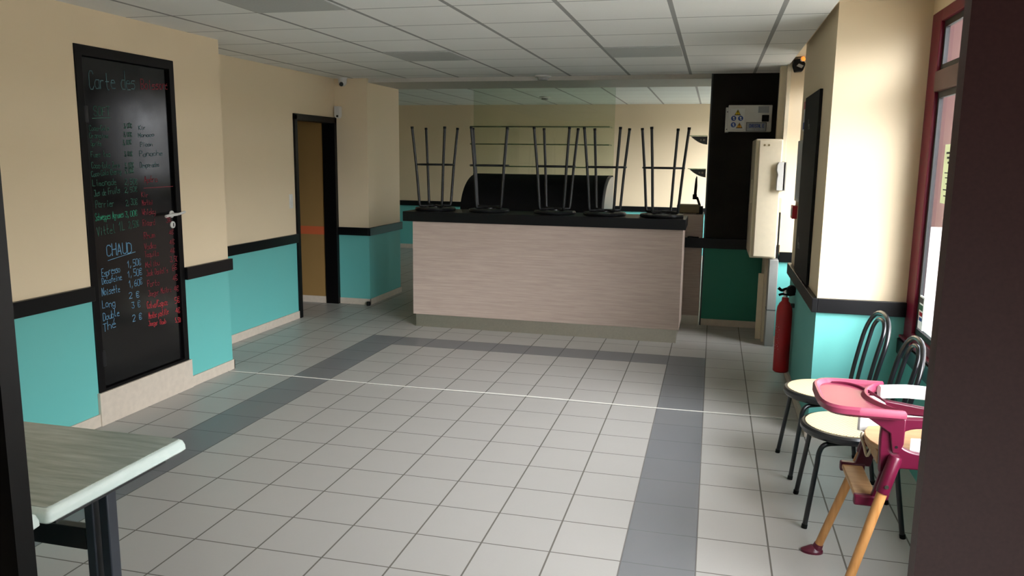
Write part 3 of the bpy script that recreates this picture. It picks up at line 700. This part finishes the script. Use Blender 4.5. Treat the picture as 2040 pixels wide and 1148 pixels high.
bm = NB(); box(bm, 1.90, 1.97, 2.0, 2.55, 4.62, 5.44); obj('back_plate', local(bm, t), M['grey_plastic'], t)
bm = NB(); box(bm, 1.80, 1.93, 2.15, 2.5, 4.0, 4.42); tag(obj('junction_box', bm, M['cream_plastic'], bevel=0.006), 'small cream junction box under the white dispenser', 'junction box')
bm = NB(); tube(bm, [Vector(q) * U for q in ((1.90, 2.32, 3.98), (1.90, 2.33, 3.0), (1.90, 2.35, 2.62))], .008); tag(obj('cable', bm, M['rail']), 'dark cable hanging down between dispenser and chair rail', 'cable')

# floodlight above
t = thing('floodlight', 'black floodlight with glowing orange lamp under the bay ceiling', 'light', (2.13, 2.3, 8.0))
bm = NB(); prism(bm, [(1.98, 8.30), (1.97, 8.14), (2.03, 7.97), (2.24, 7.99), (2.31, 8.18), (2.20, 8.33)], 2.1, 2.4, 'y', U); obj('housing', local(bm, t), M['black_matt'], t, 0.006)
bm = NB(); prism(bm, [(2.06, 8.12), (2.12, 8.19), (2.25, 8.13), (2.20, 8.06)], 2.07, 2.1, 'y', U); obj('lens', local(bm, t), M['grey_plastic'], t, 0.002)
bm = NB(); tube(bm, [Vector(q) * U for q in ((2.16, 2.2, 8.26), (2.22, 2.12, 8.31))], .022, 16); obj('sensor', local(bm, t), M['cream_plastic'], t)
bm = NB(); tube(bm, [Vector(q) * U for q in ((2.22, 2.12, 8.31), (2.25, 2.09, 8.325))], .018, 16); obj('lamp', local(bm, t), M['orange_lamp'], t)
bm = NB(); box(bm, 2.05, 2.2, 2.35, 2.5, 8.15, 8.3); obj('wall_mount', local(bm, t), M['black_matt'], t)

# near pillar fittings (its flank at x = 2.05)
t = thing('menu_slate', 'tall narrow black slate board with chalk scribbles hung on the near pillar', 'board', (2.0, -3.2, 2.85))
bm = NB(); box(bm, 1.985, 2.048, -4.5, -1.85, 2.86, 6.95); sl = obj('slate', local(bm, t), M['black_matt'], t, 0.002)
for y, z, s in ((-2.75, 6.2, .20), (-2.3, 3.45, .24)):
    bm = NB(); write(bm, 'Menu', Vector((1.981, y, z)) * U, (0, -1, 0), (0, 0, 1), s * 1.8 * U, s * U, .004)
    bmesh.ops.translate(bm, verts=bm.verts, vec=-Vector(t.location)); text_obj('chalk_scribble', bm, M['grey_plastic'], sl)
t = thing('framed_notice', 'grey framed notice between the slate board and the pillar edge', 'notice', (2.02, -1.1, 4.47))
bm = NB(); box(bm, 2.01, 2.05, -1.7, -0.47, 4.47, 5.98); fr = obj('frame', local(bm, t), M['grey_plastic'], t, 0.002)
bm = NB(); box(bm, 2.005, 2.012, -1.62, -0.55, 4.55, 5.90); obj('sheet', local(bm, t), M['grey_label'], fr)
t = thing('fire_call_point', 'red fire alarm call point low beside the slate board', 'alarm', (2.0, -0.85, 4.03))
bm = NB(); box(bm, 1.93, 2.05, -1.05, -0.6, 4.03, 4.36); obj('housing', local(bm, t), M['red_plastic'], t, 0.004)
bm = NB(); box(bm, 1.925, 1.932, -0.98, -0.67, 4.1, 4.29); obj('press_window', local(bm, t), M['white_paper'], t)
t = thing('safety_sign', 'red and white safety sign half hidden behind the slate board', 'sign', (2.03, -1.5, 6.2))
bm = NB(); box(bm, 2.02, 2.05, -1.80, -1.25, 6.2, 6.9); sh = obj('sheet', local(bm, t), M['white_paper'], t)
bm = NB(); box(bm, 2.012, 2.02, -1.80, -1.25, 6.72, 6.9); obj('red_band', local(bm, t), M['red_plastic'], sh)
bm = NB(); box(bm, 2.012, 2.02, -1.70, -1.30, 6.24, 6.4); obj('blue_band', local(bm, t), M['sign_blue'], sh)

# fire extinguisher hung on the pillar
t = thing('fire_extinguisher', 'slim red fire extinguisher with black valve hung on the near pillar', 'fire extinguisher', (1.83, -1.9, 0.27))
bm = NB(); lathe(bm, [(.050, 0), (.058, .008), (.058, .46), (.054, .50), (.040, .53), (.026, .545), (.024, .575)], 32); cy = obj('cylinder', bm, M['red_paint'], t)
bm = NB(); lathe(bm, [(.015, .575), (.015, .60), (.020, .605), (.020, .635)], 16); obj('valve', bm, M['chrome'], t)
bm = NB(); tube(bm, smooth_path([(-.055, -.01, .645), (-.03, -.01, .628), (0, -.01, .64), (.05, -.01, .65), (.075, -.01, .63)]), .011); tube(bm, smooth_path([(-.05, -.01, .59), (-.02, -.01, .60), (.03, -.01, .595), (.07, -.01, .605)]), .009); obj('squeeze_grip', bm, M['black_matt'], t)
bm = NB(); lathe(bm, [(.012, -.045), (.032, -.04), (.036, -.01), (.030, .012), (.012, .02)], 20, .038, .635, 'y'); obj('horn', bm, M['black_matt'], t)
bm = NB(); box(bm, .04, .067, -.02, .02, .50, .53, 1); obj('wall_hook', bm, M['black_steel'], t)
bm = NB()
for k, z in enumerate([.18, .20, .215, .23, .245, .26, .275, .29, .31, .33, .35]):
    for a0, a1 in ((-2.75, -2.15),):
        r = .0586; h = .002 if 1 < k < 9 else .005
        vs = [bm.verts.new((r * math.cos(a), r * math.sin(a), zz_)) for a, zz_ in ((a0, z), (a1 - .1 * (k % 3), z), (a1 - .1 * (k % 3), z + h), (a0, z + h))]
        bm.faces.new(vs)
text_obj('label_print', bm, M['white_paper'], cy)

# small devices at the left
t = thing('security_camera', 'white dome security camera under the ceiling by the pilaster', 'camera', (-13.0, 4.35, 7.9))
bm = NB(); lathe(bm, [(.052, .3 * U - .012), (.055, .3 * U)], 28); lathe(bm, [(.012, -.0), (.032, .012), (.044, .035), (.046, .3 * U - .012)], 28); obj('dome', bm, M['white_plastic'], t)
bm = NB(); tube(bm, [(.0, -.025, .030), (.01, -.052, .016)], .022, 20); obj('lens', bm, M['lens'], t)
t = thing('motion_detector', 'small white motion detector at the corner above the corridor doorway', 'detector', (-13.28, 4.5, 6.85))
bm = NB(); prism(bm, [(-13.40, 6.86), (-13.33, 6.80), (-13.22, 6.80), (-13.18, 6.88), (-13.18, 7.22), (-13.40, 7.22)], 4.42, 4.62, 'y', U); obj('body', local(bm, t), M['white_plastic'], t, 0.006)
bm = NB(); lathe(bm, [(.010, 4.39 * U), (.013, 4.42 * U)], 14, -13.27 * U, 6.87 * U, 'y'); obj('lens', local(bm, t), M['lens'], t)
t = thing('light_switch', 'white double light switch on the wall left of the corridor doorway', 'switch', (-13.46, 1.3, 3.76))
bm = NB(); box(bm, -13.47, -13.44, 1.22, 1.42, 3.74, 4.20); pl = obj('plate', local(bm, t), M['white_plastic'], t, 0.002)
for z in (3.80, 4.0):
    bm = NB(); box(bm, -13.44, -13.425, 1.26, 1.38, z, z + .15); obj('rocker', local(bm, t), M['white_plastic'], pl)
bm = NB(); lathe(bm, [(.020, 0), (.022, .03), (.016, .045)], 20, -12.2 * U, 4.45 * U); tag(obj('door_stop', bm, M['black_matt']), 'small black rubber door stop on the floor at the pilaster corner', 'door stop')
for (x, y, z, lab) in ((-5.77, 4.55, 8.2, 'round white smoke detector on the dining room ceiling just before the beam'), (-8.3, 16.9, 8.45, 'round white smoke detector on the bar room ceiling beyond the glass screen')):
    t = thing('smoke_detector', lab, 'smoke detector', (x, y, z), 0, 'smoke detectors')
    bm = NB(); lathe(bm, [(.085, 0), (.088, -.012), (.07, -.02)], 32); obj('base', bm, M['white_plastic'], t)
    bm = NB(); lathe(bm, [(.055, -.02), (.05, -.045), (.02, -.052)], 28); obj('sensor_head', bm, M['grey_plastic'], t)

# cord across the floor
bm = NB(); pts = [Vector((-11.76 + 13.7 * i / 40, -4.98 + .03 * math.sin(i * .35) + .05 * i / 40, .0105)) * U for i in range(41)]; tube(bm, pts, .0030, 8)
tag(obj('cord', bm, M['cord']), 'thin white cord lying straight across the tiled floor', 'cord')

# ------------------------------------------------------------------ tables
def make_table(loc, label, L, W, mirror=1):
    """loc is the right-hand far corner of the top"""
    t = thing('bistro_table', label, 'table', loc, 0, 'marble-look tables by the entrance')
    bm = NB(); h = .742; r = .014
    def slab(x0, x1, y0, y1, prof):
        rings = []
        for ins, z in prof:
            ring = []
            for cx, cy, a0 in ((x1 - r, y1 - r, 0), (x0 + r, y1 - r, 90), (x0 + r, y0 + r, 180), (x1 - r, y0 + r, 270)):
                for k in range(5):
                    a = math.radians(a0 + k * 22.5); rr = r - ins * .4
                    ox = -ins * .6 * (1 if cx > (x0 + x1) / 2 else -1); oy = -ins * .6 * (1 if cy > (y0 + y1) / 2 else -1)
                    ring.append(bm.verts.new((cx + ox + rr * math.cos(a), cy + oy + rr * math.sin(a), z)))
            rings.append(ring)
        return rings
    rings = slab(-L, 0, -W, 0, [(.010, h - .044), (0, h - .036), (.001, h - .022), (.006, h - .008), (.014, h - .002)])
    n = len(rings[0])
    for a, b2 in zip(rings, rings[1:]):
        for k in range(n): bm.faces.new((a[k], a[(k + 1) % n], b2[(k + 1) % n], b2[k]))
    bm.faces.new(rings[0][::-1]); bm.faces.new(rings[-1]); obj('rim', bm, M['marble_edge'], t)
    bm = NB(); r = .010; rg = slab(-L + .016, -.016, -W + .016, -.016, [(0, h - .004), (.001, h)])
    for k in range(n): bm.faces.new((rg[0][k], rg[0][(k + 1) % n], rg[1][(k + 1) % n], rg[1][k]))
    bm.faces.new(rg[0][::-1]); bm.faces.new(rg[1]); obj('tabletop', bm, M['marble'], t)
    for ex in (-.098, -L + .098):
        for k, dx in enumerate((-.027, .027)):
            bm = NB(); box(bm, ex + dx - .016, ex + dx + .016, -W / 2 - .02, -W / 2 + .02, .04, h - .05, 1); obj('leg', bm, M['table_leg'], t, 0.004)
        bm = NB(); box(bm, ex - .06, ex + .06, -W + .06, -.06, h - .07, h - .045, 1); obj('bearer', bm, M['black_steel'], t, 0.003)
        bm = NB(); box(bm, ex - .03, ex + .03, -W + .03, -.03, 0, .04, 1); obj('foot', bm, M['black_steel'], t, 0.006)
    bm = NB(); box(bm, -L + .12, -.145, -W / 2 - .016, -W / 2 + .016, .475, .545, 1); obj('crossbar', bm, M['black_steel'], t, 0.003)
    return t
make_table((-5.42, -15.13, 0), 'marble-look table with a pale rounded rim, its twin posts showing', 1.10, .572)
make_table((-5.46, -17.03, 0), 'marble-look table mostly hidden by the door frame, one rim corner showing', 1.10, .572)

# ------------------------------------------------------------------ bistro chairs
def make_chair(loc, rz, label):
    t = thing('bistro_chair', label, 'chair', loc, rz, 'bistro chairs by the window')
    bm = NB(); lathe(bm, [(.15, .408), (.198, .412), (.208, .425), (.208, .440), (.200, .450), (.188, .452)], 48); rim = obj('seat_rim', bm, M['black_steel'], t)
    bm = NB(); lathe(bm, [(.186, .446), (.186, .4535), (.17, .456), (.02, .454)], 48); obj('seat', bm, M['cane'], t)
    for s in (-1, 1):
        pts = smooth_path([(.06, s * .10, .398), (-.06, s * .135, .398), (-.115, s * .155, .392), (-.137, s * .165, .36), (-.143, s * .170, .31)], 6) + [Vector((-.180, s * .196, .012))]
        bm = NB(); tube(bm, pts, .0115); lg = obj('leg', bm, M['black_steel'], t)
        bm = NB(); tube(bm, [(-.1795, s * .1957, .020), (-.182, s * .1975, 0)], .0135); obj('rubber_foot', bm, M['black_matt'], lg)
        bm = NB(); tube(bm, [(.236, s * .185, .012), (.20, s * .178, .25), (.178, s * .172, .42)], .0115); lg = obj('leg', bm, M['black_steel'], t)
        bm = NB(); tube(bm, [(.2355, s * .185, .020), (.239, s * .1855, 0)], .0135); obj('rubber_foot', bm, M['black_matt'], lg)
    def arch(hw, z0, zt, x0, x1, r, nm):
        P = []
        def xx(z): 
            u_ = (z - z0) / (zt - z0); return x0 + (x1 - x0) * (u_ ** 1.25)
        hs = hw * .82
        for i in range(9):
            z = z0 + (zt - hs - z0) * i / 8; P.append((xx(z), -hw * (.94 + .06 * i / 8), z))
        for i in range(1, 16):
            a = PI - i * PI / 16; z = zt - hs + hs * math.sin(a); P.append((xx(z), hw * math.copysign(abs(math.cos(a)) ** .85, math.cos(a)), z))
        for i in range(8, -1, -1):
            z = z0 + (zt - hs - z0) * i / 8; P.append((xx(z), hw * (.94 + .06 * i / 8), z))
        b_ = NB(); tube(b_, P, r); return obj(nm, b_, M['black_steel'], t)
    arch(.198, .42, .878, .178, .270, .0115, 'outer_back_arch'); arch(.098, .43, .845, .186, .264, .0105, 'inner_back_arch')
    bm = NB(); tube(bm, [(.15, -.165, .402), (.185, -.08, .402), (.192, 0, .402), (.185, .08, .402), (.15, .165, .402)], .009); obj('rear_rail', bm, M['black_steel'], t)
    return t
make_chair((2.06, -7.65, 0), math.radians(5), 'black tube bistro chair with cane seat against the teal pillar')
make_chair((2.16, -9.6, 0), math.radians(0), 'black tube bistro chair with cane seat directly beside the high chair')

# ------------------------------------------------------------------ high chair (tray towards the room)
HC = Vector((2.45, -11.88, 0))
t = thing('high_chair', 'maroon and white high chair with beech legs and empty tray', 'high chair', tuple(HC))
def P_(x, y, z): return Vector((x - HC.x, y - HC.y, z)) * U
# tray: rounded front, concave rear, low rim, floor recessed
def tray_outline(o):
    fx, rx, yf, yn, = 1.35 + o, 2.28 - o, -11.24 - o, -12.58 + o
    yc = (yf + yn) / 2; hw = (yf - yn) / 2; pts = []
    for i in range(17):      # front: broad rounded end
        a = PI / 2 + i * PI / 16
        pts.append((fx + .42 + .42 * math.copysign(abs(math.cos(a)) ** .62, math.cos(a)), yc + hw * math.copysign(abs(math.sin(a)) ** .5, math.sin(a))))
    for i in range(9):       # near edge then concave back
        u_ = i / 8; pts.append((fx + .42 + (rx - fx - .42) * u_, yn + 0.0))
    for i in range(1, 12):
        u_ = i / 12; pts.append((rx - .30 * math.sin(u_ * PI) ** .8, yn + (yf - yn) * u_))
    for i in range(9):
        u_ = i / 8; pts.append((rx + (fx + .42 - rx) * u_, yf))
    return pts[:-1]
O0, O1, O2 = tray_outline(0), tray_outline(.045), tray_outline(.085)
bm = NB()
def lay(pl, z): return [bm.verts.new(P_(x, y, z)) for x, y in pl]
L_ = [lay(tray_outline(.05), 2.50), lay(O0, 2.54), lay(O0, 2.60), lay(tray_outline(.02), 2.63), lay(O1, 2.63), lay(O2, 2.585)]
n = len(O0)
for a, b2 in zip(L_, L_[1:]):
    for k in range(n): bm.faces.new((a[k], a[(k + 1) % n], b2[(k + 1) % n], b2[k]))
bm.faces.new(L_[0][::-1]); bm.faces.new(L_[-1]); tr = obj('tray', bm, M['tray'], t)
bm = NB(); ridge = [P_(1.62 + .52 * u_, -11.36 - .75 * u_ ** 3.2, 2.592) for u_ in [i / 14 for i in range(15)]]; tube(bm, ridge, [.004 + .0035 * math.sin(i / 14 * PI) for i in range(15)], 8); obj('tray_ridge', bm, M['maroon'], tr)
# maroon side plates with oval arm opening
def side(y, th, far=False):
    out = []; 
    o_ = [(2.05, 2.50), (2.24, 2.50), (3.15, 2.56), (3.15, 1.90), (2.30, 1.88), (2.06, 1.80), (2.04, 2.2)]
    if far: o_ = [(x_, min(z_, 2.42 if x_ < 2.3 else 2.30)) for x_, z_ in o_]
    b_ = NB(); q = 28; hz = .075 if far else .155; cz0 = 2.16 if far else 2.24
    poly = []
    for i in range(q):
        a = 2 * PI * i / q; dx, dz = math.cos(a), math.sin(a)
        cx, cz = 2.60, cz0; best = None      # ray to outer outline
        for j in range(len(o_)):
            (x1, z1), (x2, z2) = o_[j], o_[(j + 1) % len(o_)]
            den = dx * (z2 - z1) - dz * (x2 - x1)
            if abs(den) < 1e-9: continue
            tt = ((x1 - cx) * (z2 - z1) - (z1 - cz) * (x2 - x1)) / den; uu = ((x1 - cx) * dz - (z1 - cz) * dx) / den
            if tt > 0 and -1e-6 <= uu <= 1 + 1e-6 and (best is None or tt < best): best = tt
        poly.append(((cx + dx * best, cz + dz * best), (cx + .34 * math.copysign(abs(dx) ** .8, dx), cz + hz * math.copysign(abs(dz) ** .8, dz))))
    ring_prism(b_, [p_[0] for p_ in poly], [p_[1] for p_ in poly], y - th / 2, y + th / 2, 'y', U)
    bmesh.ops.translate(b_, verts=b_.verts, vec=-Vector(t.location)); return obj('side_plate', b_, M['maroon'], t, 0.006)
side(-12.40, .09); side(-11.36, .09, True)
for y in (-12.36, -11.40):
    s = -1 if y < -12 else 1
    bm = NB(); prism(bm, [(1.85, 2.51), (2.3, 2.51), (2.3, 2.2), (2.26, 2.08), (2.18, 2.08), (2.14, 2.32)], y + s * .09 - .03, y + s * .09 + .03, 'y', U); bmesh.ops.translate(bm, verts=bm.verts, vec=-Vector(t.location)); br = obj('tray_bracket', bm, M['maroon'], t, 0.004)
    bm = NB(); lathe(bm, [(.005, (y + s * .125) * U), (.005, (y + s * .118) * U)], 12, 2.22 * U, 2.16 * U, 'y'); bmesh.ops.translate(bm, verts=bm.verts, vec=-Vector(t.location)); obj('rivet', bm, M['black_matt'], br)
# white shell: back and far wall, wooden seat
bm = NB(); arc = [(2.0, -11.42), (2.5, -11.44), (2.85, -11.48), (3.0, -11.60), (3.05, -11.88), (3.0, -12.16), (2.85, -12.28), (2.4, -12.34)]
arc = [(v.x, v.y) for v in smooth_path([(a, b2, 0) for a, b2 in arc], 4)]
def shell_z(x): return 2.24
no = len(arc)
V4 = []
for (x, y) in arc:
    c = Vector((2.5, -11.88)); dv = (Vector((x, y)) - c).normalized() * .035
    V4.append([bm.verts.new(P_(x, y, 1.98)), bm.verts.new(P_(x, y, shell_z(x) if x > 2.3 else 2.46)), bm.verts.new(P_(x + dv.x, y + dv.y, shell_z(x) if x > 2.3 else 2.46)), bm.verts.new(P_(x + dv.x, y + dv.y, 1.98))])
for a, b2 in zip(V4, V4[1:]):
    for k in range(4): bm.faces.new((a[k], a[(k + 1) % 4], b2[(k + 1) % 4], b2[k]))
bm.faces.new(V4[0][::-1]); bm.faces.new(V4[-1]); obj('shell', bm, M['white_plastic'], t)
bm = NB(); rimp = smooth_path([P_(2.20, -11.40, 2.52), P_(2.5, -11.40, 2.55), P_(2.8, -11.46, 2.56), P_(3.0, -11.62, 2.60), P_(3.06, -11.88, 2.62), P_(3.0, -12.14, 2.60), P_(2.86, -12.30, 2.52)], 5)
sec = []
for p_ in rimp:
    cdir = Vector((p_.x - .02, p_.y, 0)).normalized()
    sec.append([bm.verts.new(p_ + cdir * a + Vector((0, 0, b2))) for a, b2 in ((-.010, -.024), (.006, -.026), (.012, 0), (.010, .022), (.002, .028), (-.008, .022))])
for a, b2 in zip(sec, sec[1:]):
    for k in range(6): bm.faces.new((a[k], a[(k + 1) % 6], b2[(k + 1) % 6], b2[k]))
bm.faces.new(sec[0][::-1]); bm.faces.new(sec[-1]); obj('back_rim', bm, M['white_plastic'], t)
bm = NB(); so = [(3.0, -11.42), (2.25, -11.42), (2.08, -11.5), (2.0, -11.7), (1.98, -11.88), (2.0, -12.06), (2.08, -12.26), (2.25, -12.34), (3.0, -12.34)]
so = [(x - HC.x, y - HC.y) for x, y in so]; prism(bm, so, 2.02, 2.08, 'z', U); obj('seat', bm, M['ply'], t, 0.004)
bm = NB(); box(bm, 2.06 - HC.x, 2.12 - HC.x, -11.48 - HC.y, -12.28 - HC.y, 1.86, 2.02); obj('seat_apron', bm, M['ply'], t, 0.003)
bm = NB(); tube(bm, smooth_path([P_(1.97, -11.8, 2.09), P_(1.96, -11.8, 2.02), P_(1.99, -11.83, 1.93), P_(2.03, -11.86, 1.80), P_(2.07, -11.88, 1.90)], 6), .0055); obj('strap', bm, M['cream_plastic'], t)
# legs
for (fx, fy, tx, ty) in ((1.65, -11.0, 2.22, -11.26), (1.65, -12.76, 2.22, -12.50), (3.45, -11.0, 2.83, -11.26), (3.45, -12.76, 2.83, -12.50)):
    f0 = P_(fx, fy, .05); t1 = P_(tx, ty, 2.05); d_ = (t1 - f0)
    bm = NB(); tube(bm, [f0, f0 + d_ * .84], [.0165, .0185], 16); lg = obj('leg', bm, M['beech'], t)
    bm = NB(); tube(bm, [f0 + d_ * .78, f0 + d_ * .80, f0 + d_ * .985, f0 + d_], [.0225, .0235, .0235, .020], 20); cl = obj('collar', bm, M['maroon'], t)
    if fx < 2:
        w_ = Vector((0, -1 if fy < -12 else 1, 0)); c0 = f0 + d_ * .83
        bm = NB(); tube(bm, [c0 + Vector((0, -1, 0)) * .018, c0 + Vector((0, -1, 0)) * .0265], .0075, 14); obj('bolt', bm, M['chrome'], cl)
    bm = NB(); s = -1 if fx < 2 else 1
    tube(bm, [f0 - d_ * .0, f0 + d_ * .045], [.022, .019], 18)
    rings = [(0, 1.0), (.010, 1.0), (.024, .62), (.030, .45)]
    prev = None
    for z, sc in rings:
        rg = [bm.verts.new((f0.x + s * .018 * sc + .046 * sc * math.cos(a), f0.y + .030 * sc * math.sin(a), z)) for a in [k * PI / 10 for k in range(20)]]
        if prev: 
            for k in range(20): bm.faces.new((prev[k], prev[(k + 1) % 20], rg[(k + 1) % 20], rg[k]))
        else: bm.faces.new(rg[::-1])
        prev = rg
    bm.faces.new(prev); obj('rubber_foot', bm, M['maroon'], lg)
# footrest
A, B = P_(1.96, -11.24, 1.44), P_(1.96, -12.42, 1.44)
bm = NB(); box(bm, 1.84 - HC.x, 2.10 - HC.x, -12.32 - HC.y, -11.30 - HC.y, 1.40, 1.46); obj('footrest', bm, M['ply'], t, 0.004)
for y in (-11.27, -12.37):
    bm = NB(); box(bm, 1.82 - HC.x, 2.13 - HC.x, y - .05 - HC.y, y + .05 - HC.y, 1.36, 1.49); obj('footrest_bracket', bm, M['maroon'], t, 0.006)
    bm = NB(); prism(bm, [(2.0, 1.45), (2.2, 1.45), (2.3, 1.95), (2.12, 1.95)], y - .03, y + .03, 'y', U); bmesh.ops.translate(bm, verts=bm.verts, vec=-Vector(t.location)); obj('hanger', bm, M['maroon'], t, 0.004)

# ------------------------------------------------------------------ papers on the right window
XP = 3.645
t = thing('window_notice', 'white printed notice taped to the glass of the right window', 'notice', (3.72, -7.7, 4.8))
bm = NB(); box(bm, 3.715, 3.725, -8.15, -7.33, 4.80, 5.78); sh = obj('sheet', local(bm, t), M['paper'], t, smooth=False)
bm = NB()
for k, z in enumerate((5.62, 5.54, 5.46, 5.30, 5.22, 5.12, 5.02, 4.92)):
    a = -7.45 - .06 * (k % 3)
    box(bm, 3.711, 3.714, a - (.5 if k < 3 else .35), a, z, z + (.035 if k < 3 else .018))
bmesh.ops.translate(bm, verts=bm.verts, vec=-Vector(t.location)); obj('print_lines', bm, M['ink'], sh, smooth=False)
t = thing('payment_sticker', 'small white sticker of coloured payment marks low on the window glass', 'sticker', (3.72, -6.7, 2.55))
bm = NB(); box(bm, 3.715, 3.725, -6.98, -6.42, 2.50, 3.10); sh = obj('sheet', local(bm, t), M['white_paper'], t, smooth=False)
for nm, mt, a, b2, z0_, z1_ in (('dark_mark', 'ink', -6.92, -6.48, 2.97, 3.07), ('green_mark', 'chalk_green', -6.92, -6.48, 2.84, 2.94), ('orange_mark', 'sign_orange', -6.68, -6.48, 2.74, 2.81), ('red_mark', 'red_plastic', -6.92, -6.72, 2.74, 2.81), ('blue_mark', 'sign_blue', -6.92, -6.72, 2.65, 2.71), ('maroon_mark', 'red_plastic', -6.68, -6.48, 2.65, 2.71)):
    bm = NB(); box(bm, 3.711, 3.714, a, b2, z0_, z1_); obj(nm, local(bm, t), M[mt], sh, smooth=False)

# ------------------------------------------------------------------ daylight and camera
w = bpy.data.worlds.new('daylight'); C.world = w; w.use_nodes = True
wt = w.node_tree; bg = wt.nodes['Background']
tc = wt.nodes.new('ShaderNodeTexCoord'); dt = wt.nodes.new('ShaderNodeVectorMath'); dt.operation = 'DOT_PRODUCT'
wt.links.new(tc.outputs['Generated'], dt.inputs[0]); dt.inputs[1].default_value = Vector((0.60, -0.55, 0.38)).normalized()
lobe = math_node(wt, 'POWER', math_node(wt, 'MAXIMUM', dt.outputs['Value'], 0.0), 7.0)   # veiled sun: the overcast is brightest high in front of the windows
bg.inputs[0].default_value = (0.90, 0.96, 1.0, 1)
wt.links.new(math_node(wt, 'ADD', 4.3, math_node(wt, 'MULTIPLY', lobe, 52.0)), bg.inputs[1])
def portal(x, y0, y1, z0, z1, sx):
    l = bpy.data.lights.new('window_portal', 'AREA'); l.shape = 'RECTANGLE'; l.size = (z1 - z0) * U; l.size_y = (y1 - y0) * U
    l.cycles.is_portal = True
    o = bpy.data.objects.new('window_portal', l); COL.objects.link(o); o.location = Vector((x, (y0 + y1) / 2, (z0 + z1) / 2)) * U
    o.rotation_euler = (0, math.radians(90) * sx, 0)
portal(3.95, -19.9, -5.95, 2.2, 8.1, 1); portal(3.95, -.45, 2.5, 2.2, 8.1, 1); portal(3.95, 9.6, 14.6, 4.2, 8.1, 1); portal(3.95, 16.6, 21.8, 2.2, 8.1, 1)
cam = bpy.data.cameras.new('camera'); co = bpy.data.objects.new('camera', cam); COL.objects.link(co)
fpx, yaw, pit, rol = 1578.598, 0.246113, 0.163019, 0.012323
cam.sensor_fit = 'HORIZONTAL'; cam.sensor_width = 36.0; cam.lens = fpx / 2040 * 36.0; cam.clip_start = 0.02
f_ = Vector((-math.sin(yaw) * math.cos(pit), math.cos(yaw) * math.cos(pit), -math.sin(pit)))
r_ = Vector((math.cos(yaw), math.sin(yaw), 0)); u_ = r_.cross(f_)
r2 = r_ * math.cos(rol) + u_ * math.sin(rol); u2 = -r_ * math.sin(rol) + u_ * math.cos(rol)
mw = Matrix((r2, u2, -f_)).transposed().to_4x4(); mw.translation = Vector((-0.02184, -22.2358, 5.47106)) * U
co.matrix_world = mw
C.camera = co
C.view_settings.view_transform = 'Standard'; C.view_settings.look = 'None'; C.view_settings.gamma = 1.0
C.view_settings.use_curve_mapping = False; C.view_settings.exposure = 0.1
